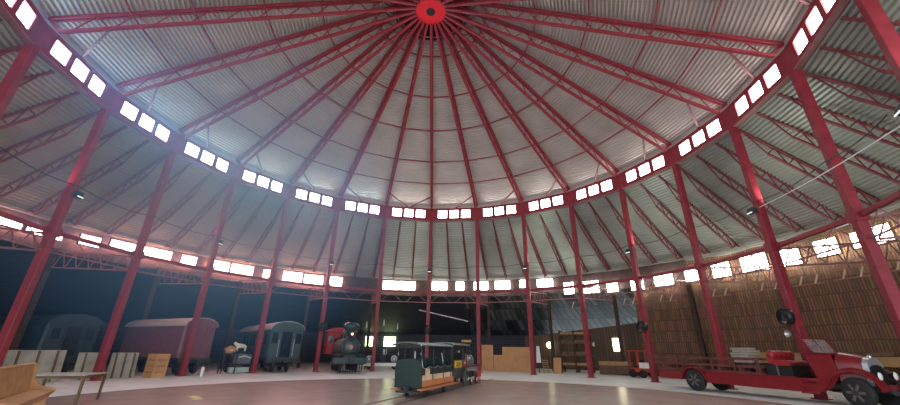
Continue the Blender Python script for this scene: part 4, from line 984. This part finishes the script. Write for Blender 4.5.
# lumber against the lath wall behind the truck
def beam(label, az, r, L_, z0, z1, dp, m, group=None, tilt=0.0):
    o = MB(); o.bev(-L_/2, L_/2, -dp/2, dp/2, 0, z1-z0, 0.01, 'x'); ob = tag(o.build('timber_beam', m), label, 'timber', group); ob.location = pol(az, r, z0); ob.rotation_euler = (0, tilt, -A2(az)); return ob
for i, az in enumerate((71.5, 83.5, 95.5)):
    beam('dark sleeper supporting the lumber by the lath wall, %s from left' % ORD[i+1], az, 22.2, 0.9, 0, 1.15, 0.9, 'postwood', 'sleepers by the wall')
beam('long yellow brown beam lying against the lath wall above the truck seat', 76.4, 22.3, 4.8, 1.16, 1.75, 0.5, 'lumber', 'beams by the lath wall')
beam('long yellow brown beam against the lath wall beyond the truck hood', 91.5, 22.3, 5.2, 1.16, 1.60, 0.5, 'lumber', 'beams by the lath wall')
beam('thin dark beam on the ledge against the lath wall above the hood', 86.0, 22.4, 1.6, 1.62, 1.80, 0.3, 'oldlumber', 'beams by the lath wall')
PB = thing('pallet', 'low dark pallet base under the pale boards behind the ladders', 'pallet', pol(73.9, 20.0, 0), -A2(73.9))
g = MB()
for x in (-0.5, 0, 0.5): g.bx(x-0.06, x+0.06, -0.5, 0.5, 0, 1.15)
g.build('bearer', 'postwood', PB); g = MB(); g.bx(-0.65, 0.65, -0.55, 0.55, 1.15, 1.2); g.build('deck', 'oldlumber', PB)
for i in range(6):
    o = MB(); wd = 1.1-0.08*(i % 3); o.bx(-wd/2, wd/2, -0.4, 0.4, 0, 0.11); ob = tag(o.build('pale_board', 'palegrey'), 'pale grey board stacked behind the truck ladders, %s from the bottom' % ORD[i+1], 'board', 'pale stacked boards')
    ob.location = pol(73.9+0.25*math.sin(i*2), 20.0, 1.2+0.135*i); ob.rotation_euler = (0, 0, -A2(73.9)+0.06*math.sin(i*1.7))
# ladder shaped brackets hung below the windows on the right
for i, az in enumerate((40.0, 51.5, 59.0, 68.7, 76.5, 82.0, 87.5, 93.5)):
    t = thing('ladder_bracket', 'short ladder shaped bracket below the low windows, %s from left' % ORD[i+1], 'bracket', pol(az, 22.2, 5.35), -A2(az)+0.2, 'ladder brackets')
    g = MB(); g.bar((-0.75, 0, 0.0), (0.75, 0, 0.0), 0.06, 0.06); g.bar((-0.75, 0, 0.48), (0.75, 0, 0.48), 0.05, 0.05); g.build('rail', 'pinksteel', t)
    g = MB()
    for x in (-0.35, 0.35): g.bar((x, 0, 0.0), (x+0.22, 0, 0.48), 0.07, 0.07)
    g.build('rung', 'palewood', t)
    g = MB(); g.bar((0, 0.04, 0.5), (0, 0.04, 1.2), 0.03, 0.03); g.build('hanger', 'dark', t)
# hanging lamps in the left centre shed
for i, (az, r, z) in enumerate(((-11.5, 27, 4.1), (-7.6, 27, 4.35), (-4.4, 27, 4.0))):
    t = thing('pendant_lamp', 'small pale pendant lamp hanging above the back windows, %s from left' % ORD[i+1], 'lamp', pol(az, r, z), 0, 'pendant lamps')
    g = MB(); g.lathe([(0.04, 0.3), (0.06, 0.2), (0.09, -0.2), (0.07, -0.35)], (0, 0, 0), 'z', 12); g.build('shade', 'headglass', t)
    g = MB(); g.bar((0, 0, 0.3), (0, 0, 5.55-z), 0.02, 0.02); g.build('cord', 'black', t)
# long pale tube slanting down behind the tram canopy
f = MB(); f.tube([pol(0.5, 21.0, 5.2), pol(13.5, 21.0, 4.2)], 0.06, 8); tag(f.build('stove_pipe', 'greysteel'), 'long pale pipe slanting down behind the tram', 'pipe')

# ------------------------------------------------------------------ pew and table at the left front
d = Vector((1.51, -2.45, 0)).normalized()      # towards the viewer, along the pew
ang = math.atan2(d.y, d.x)
PW = thing('church_pew', 'honey coloured wooden pew cut off by the left edge', 'pew', (-10.1, -4.2, 0), ang)
# local x along the pew (towards viewer), local +y to the hall centre
f = MB(); f.prism([(-0.02, 0.45), (0.42, 0.42), (0.42, 0.46), (-0.02, 0.49)], 0.05, 4.2, 'x'); f.build('seat', 'wood', PW)
f = MB(); f.prism([(-0.06, 0.30), (-0.02, 0.30), (-0.14, 1.10), (-0.18, 1.10)], 0.03, 4.2, 'x'); f.build('backrest', 'wood', PW)
f = MB(); f.tube([(0.02, -0.16, 1.10), (4.2, -0.16, 1.10)], 0.045, 10); f.build('top_rail', 'wood', PW)
for x in (-0.03, 3.9):
    f = MB(); f.prism([(-0.20, 0), (0.36, 0), (0.34, 0.30), (0.46, 0.42), (0.44, 0.50), (0.18, 0.56), (-0.02, 0.72), (-0.08, 1.08), (-0.14, 1.15), (-0.23, 1.14), (-0.26, 1.06), (-0.16, 0.5)], x, x+0.07, 'x'); f.build('end_panel', 'wood', PW)
f = MB(); f.prism([(0.34, 0.30), (0.38, 0.30), (0.38, 0.43), (0.34, 0.43)], 0.05, 4.0, 'x'); f.build('apron', 'wood', PW)

TB = thing('wooden_table', 'narrow legged wooden table standing beyond the end of the pew', 'table', (-10.56, -2.76, 0), math.radians(11.5))
f = MB(); f.bev(-0.82, 0.82, -0.62, 0.62, 0.76, 0.785, 0.01); f.build('tabletop', 'palegrey', TB)
f = MB()
for y in (-0.58, 0.58): f.bx(-0.78, 0.78, y-0.015, y+0.015, 0.68, 0.76)
for x in (-0.78, 0.78): f.bx(x-0.015, x+0.015, -0.58, 0.58, 0.68, 0.76)
f.build('apron', 'oldlumber', TB)
for x in (-0.76, 0.76):
    for y in (-0.56, 0.56):
        f = MB(); f.bx(x-0.03, x+0.03, y-0.03, y+0.03, 0, 0.76); f.build('leg', 'oldlumber', TB)
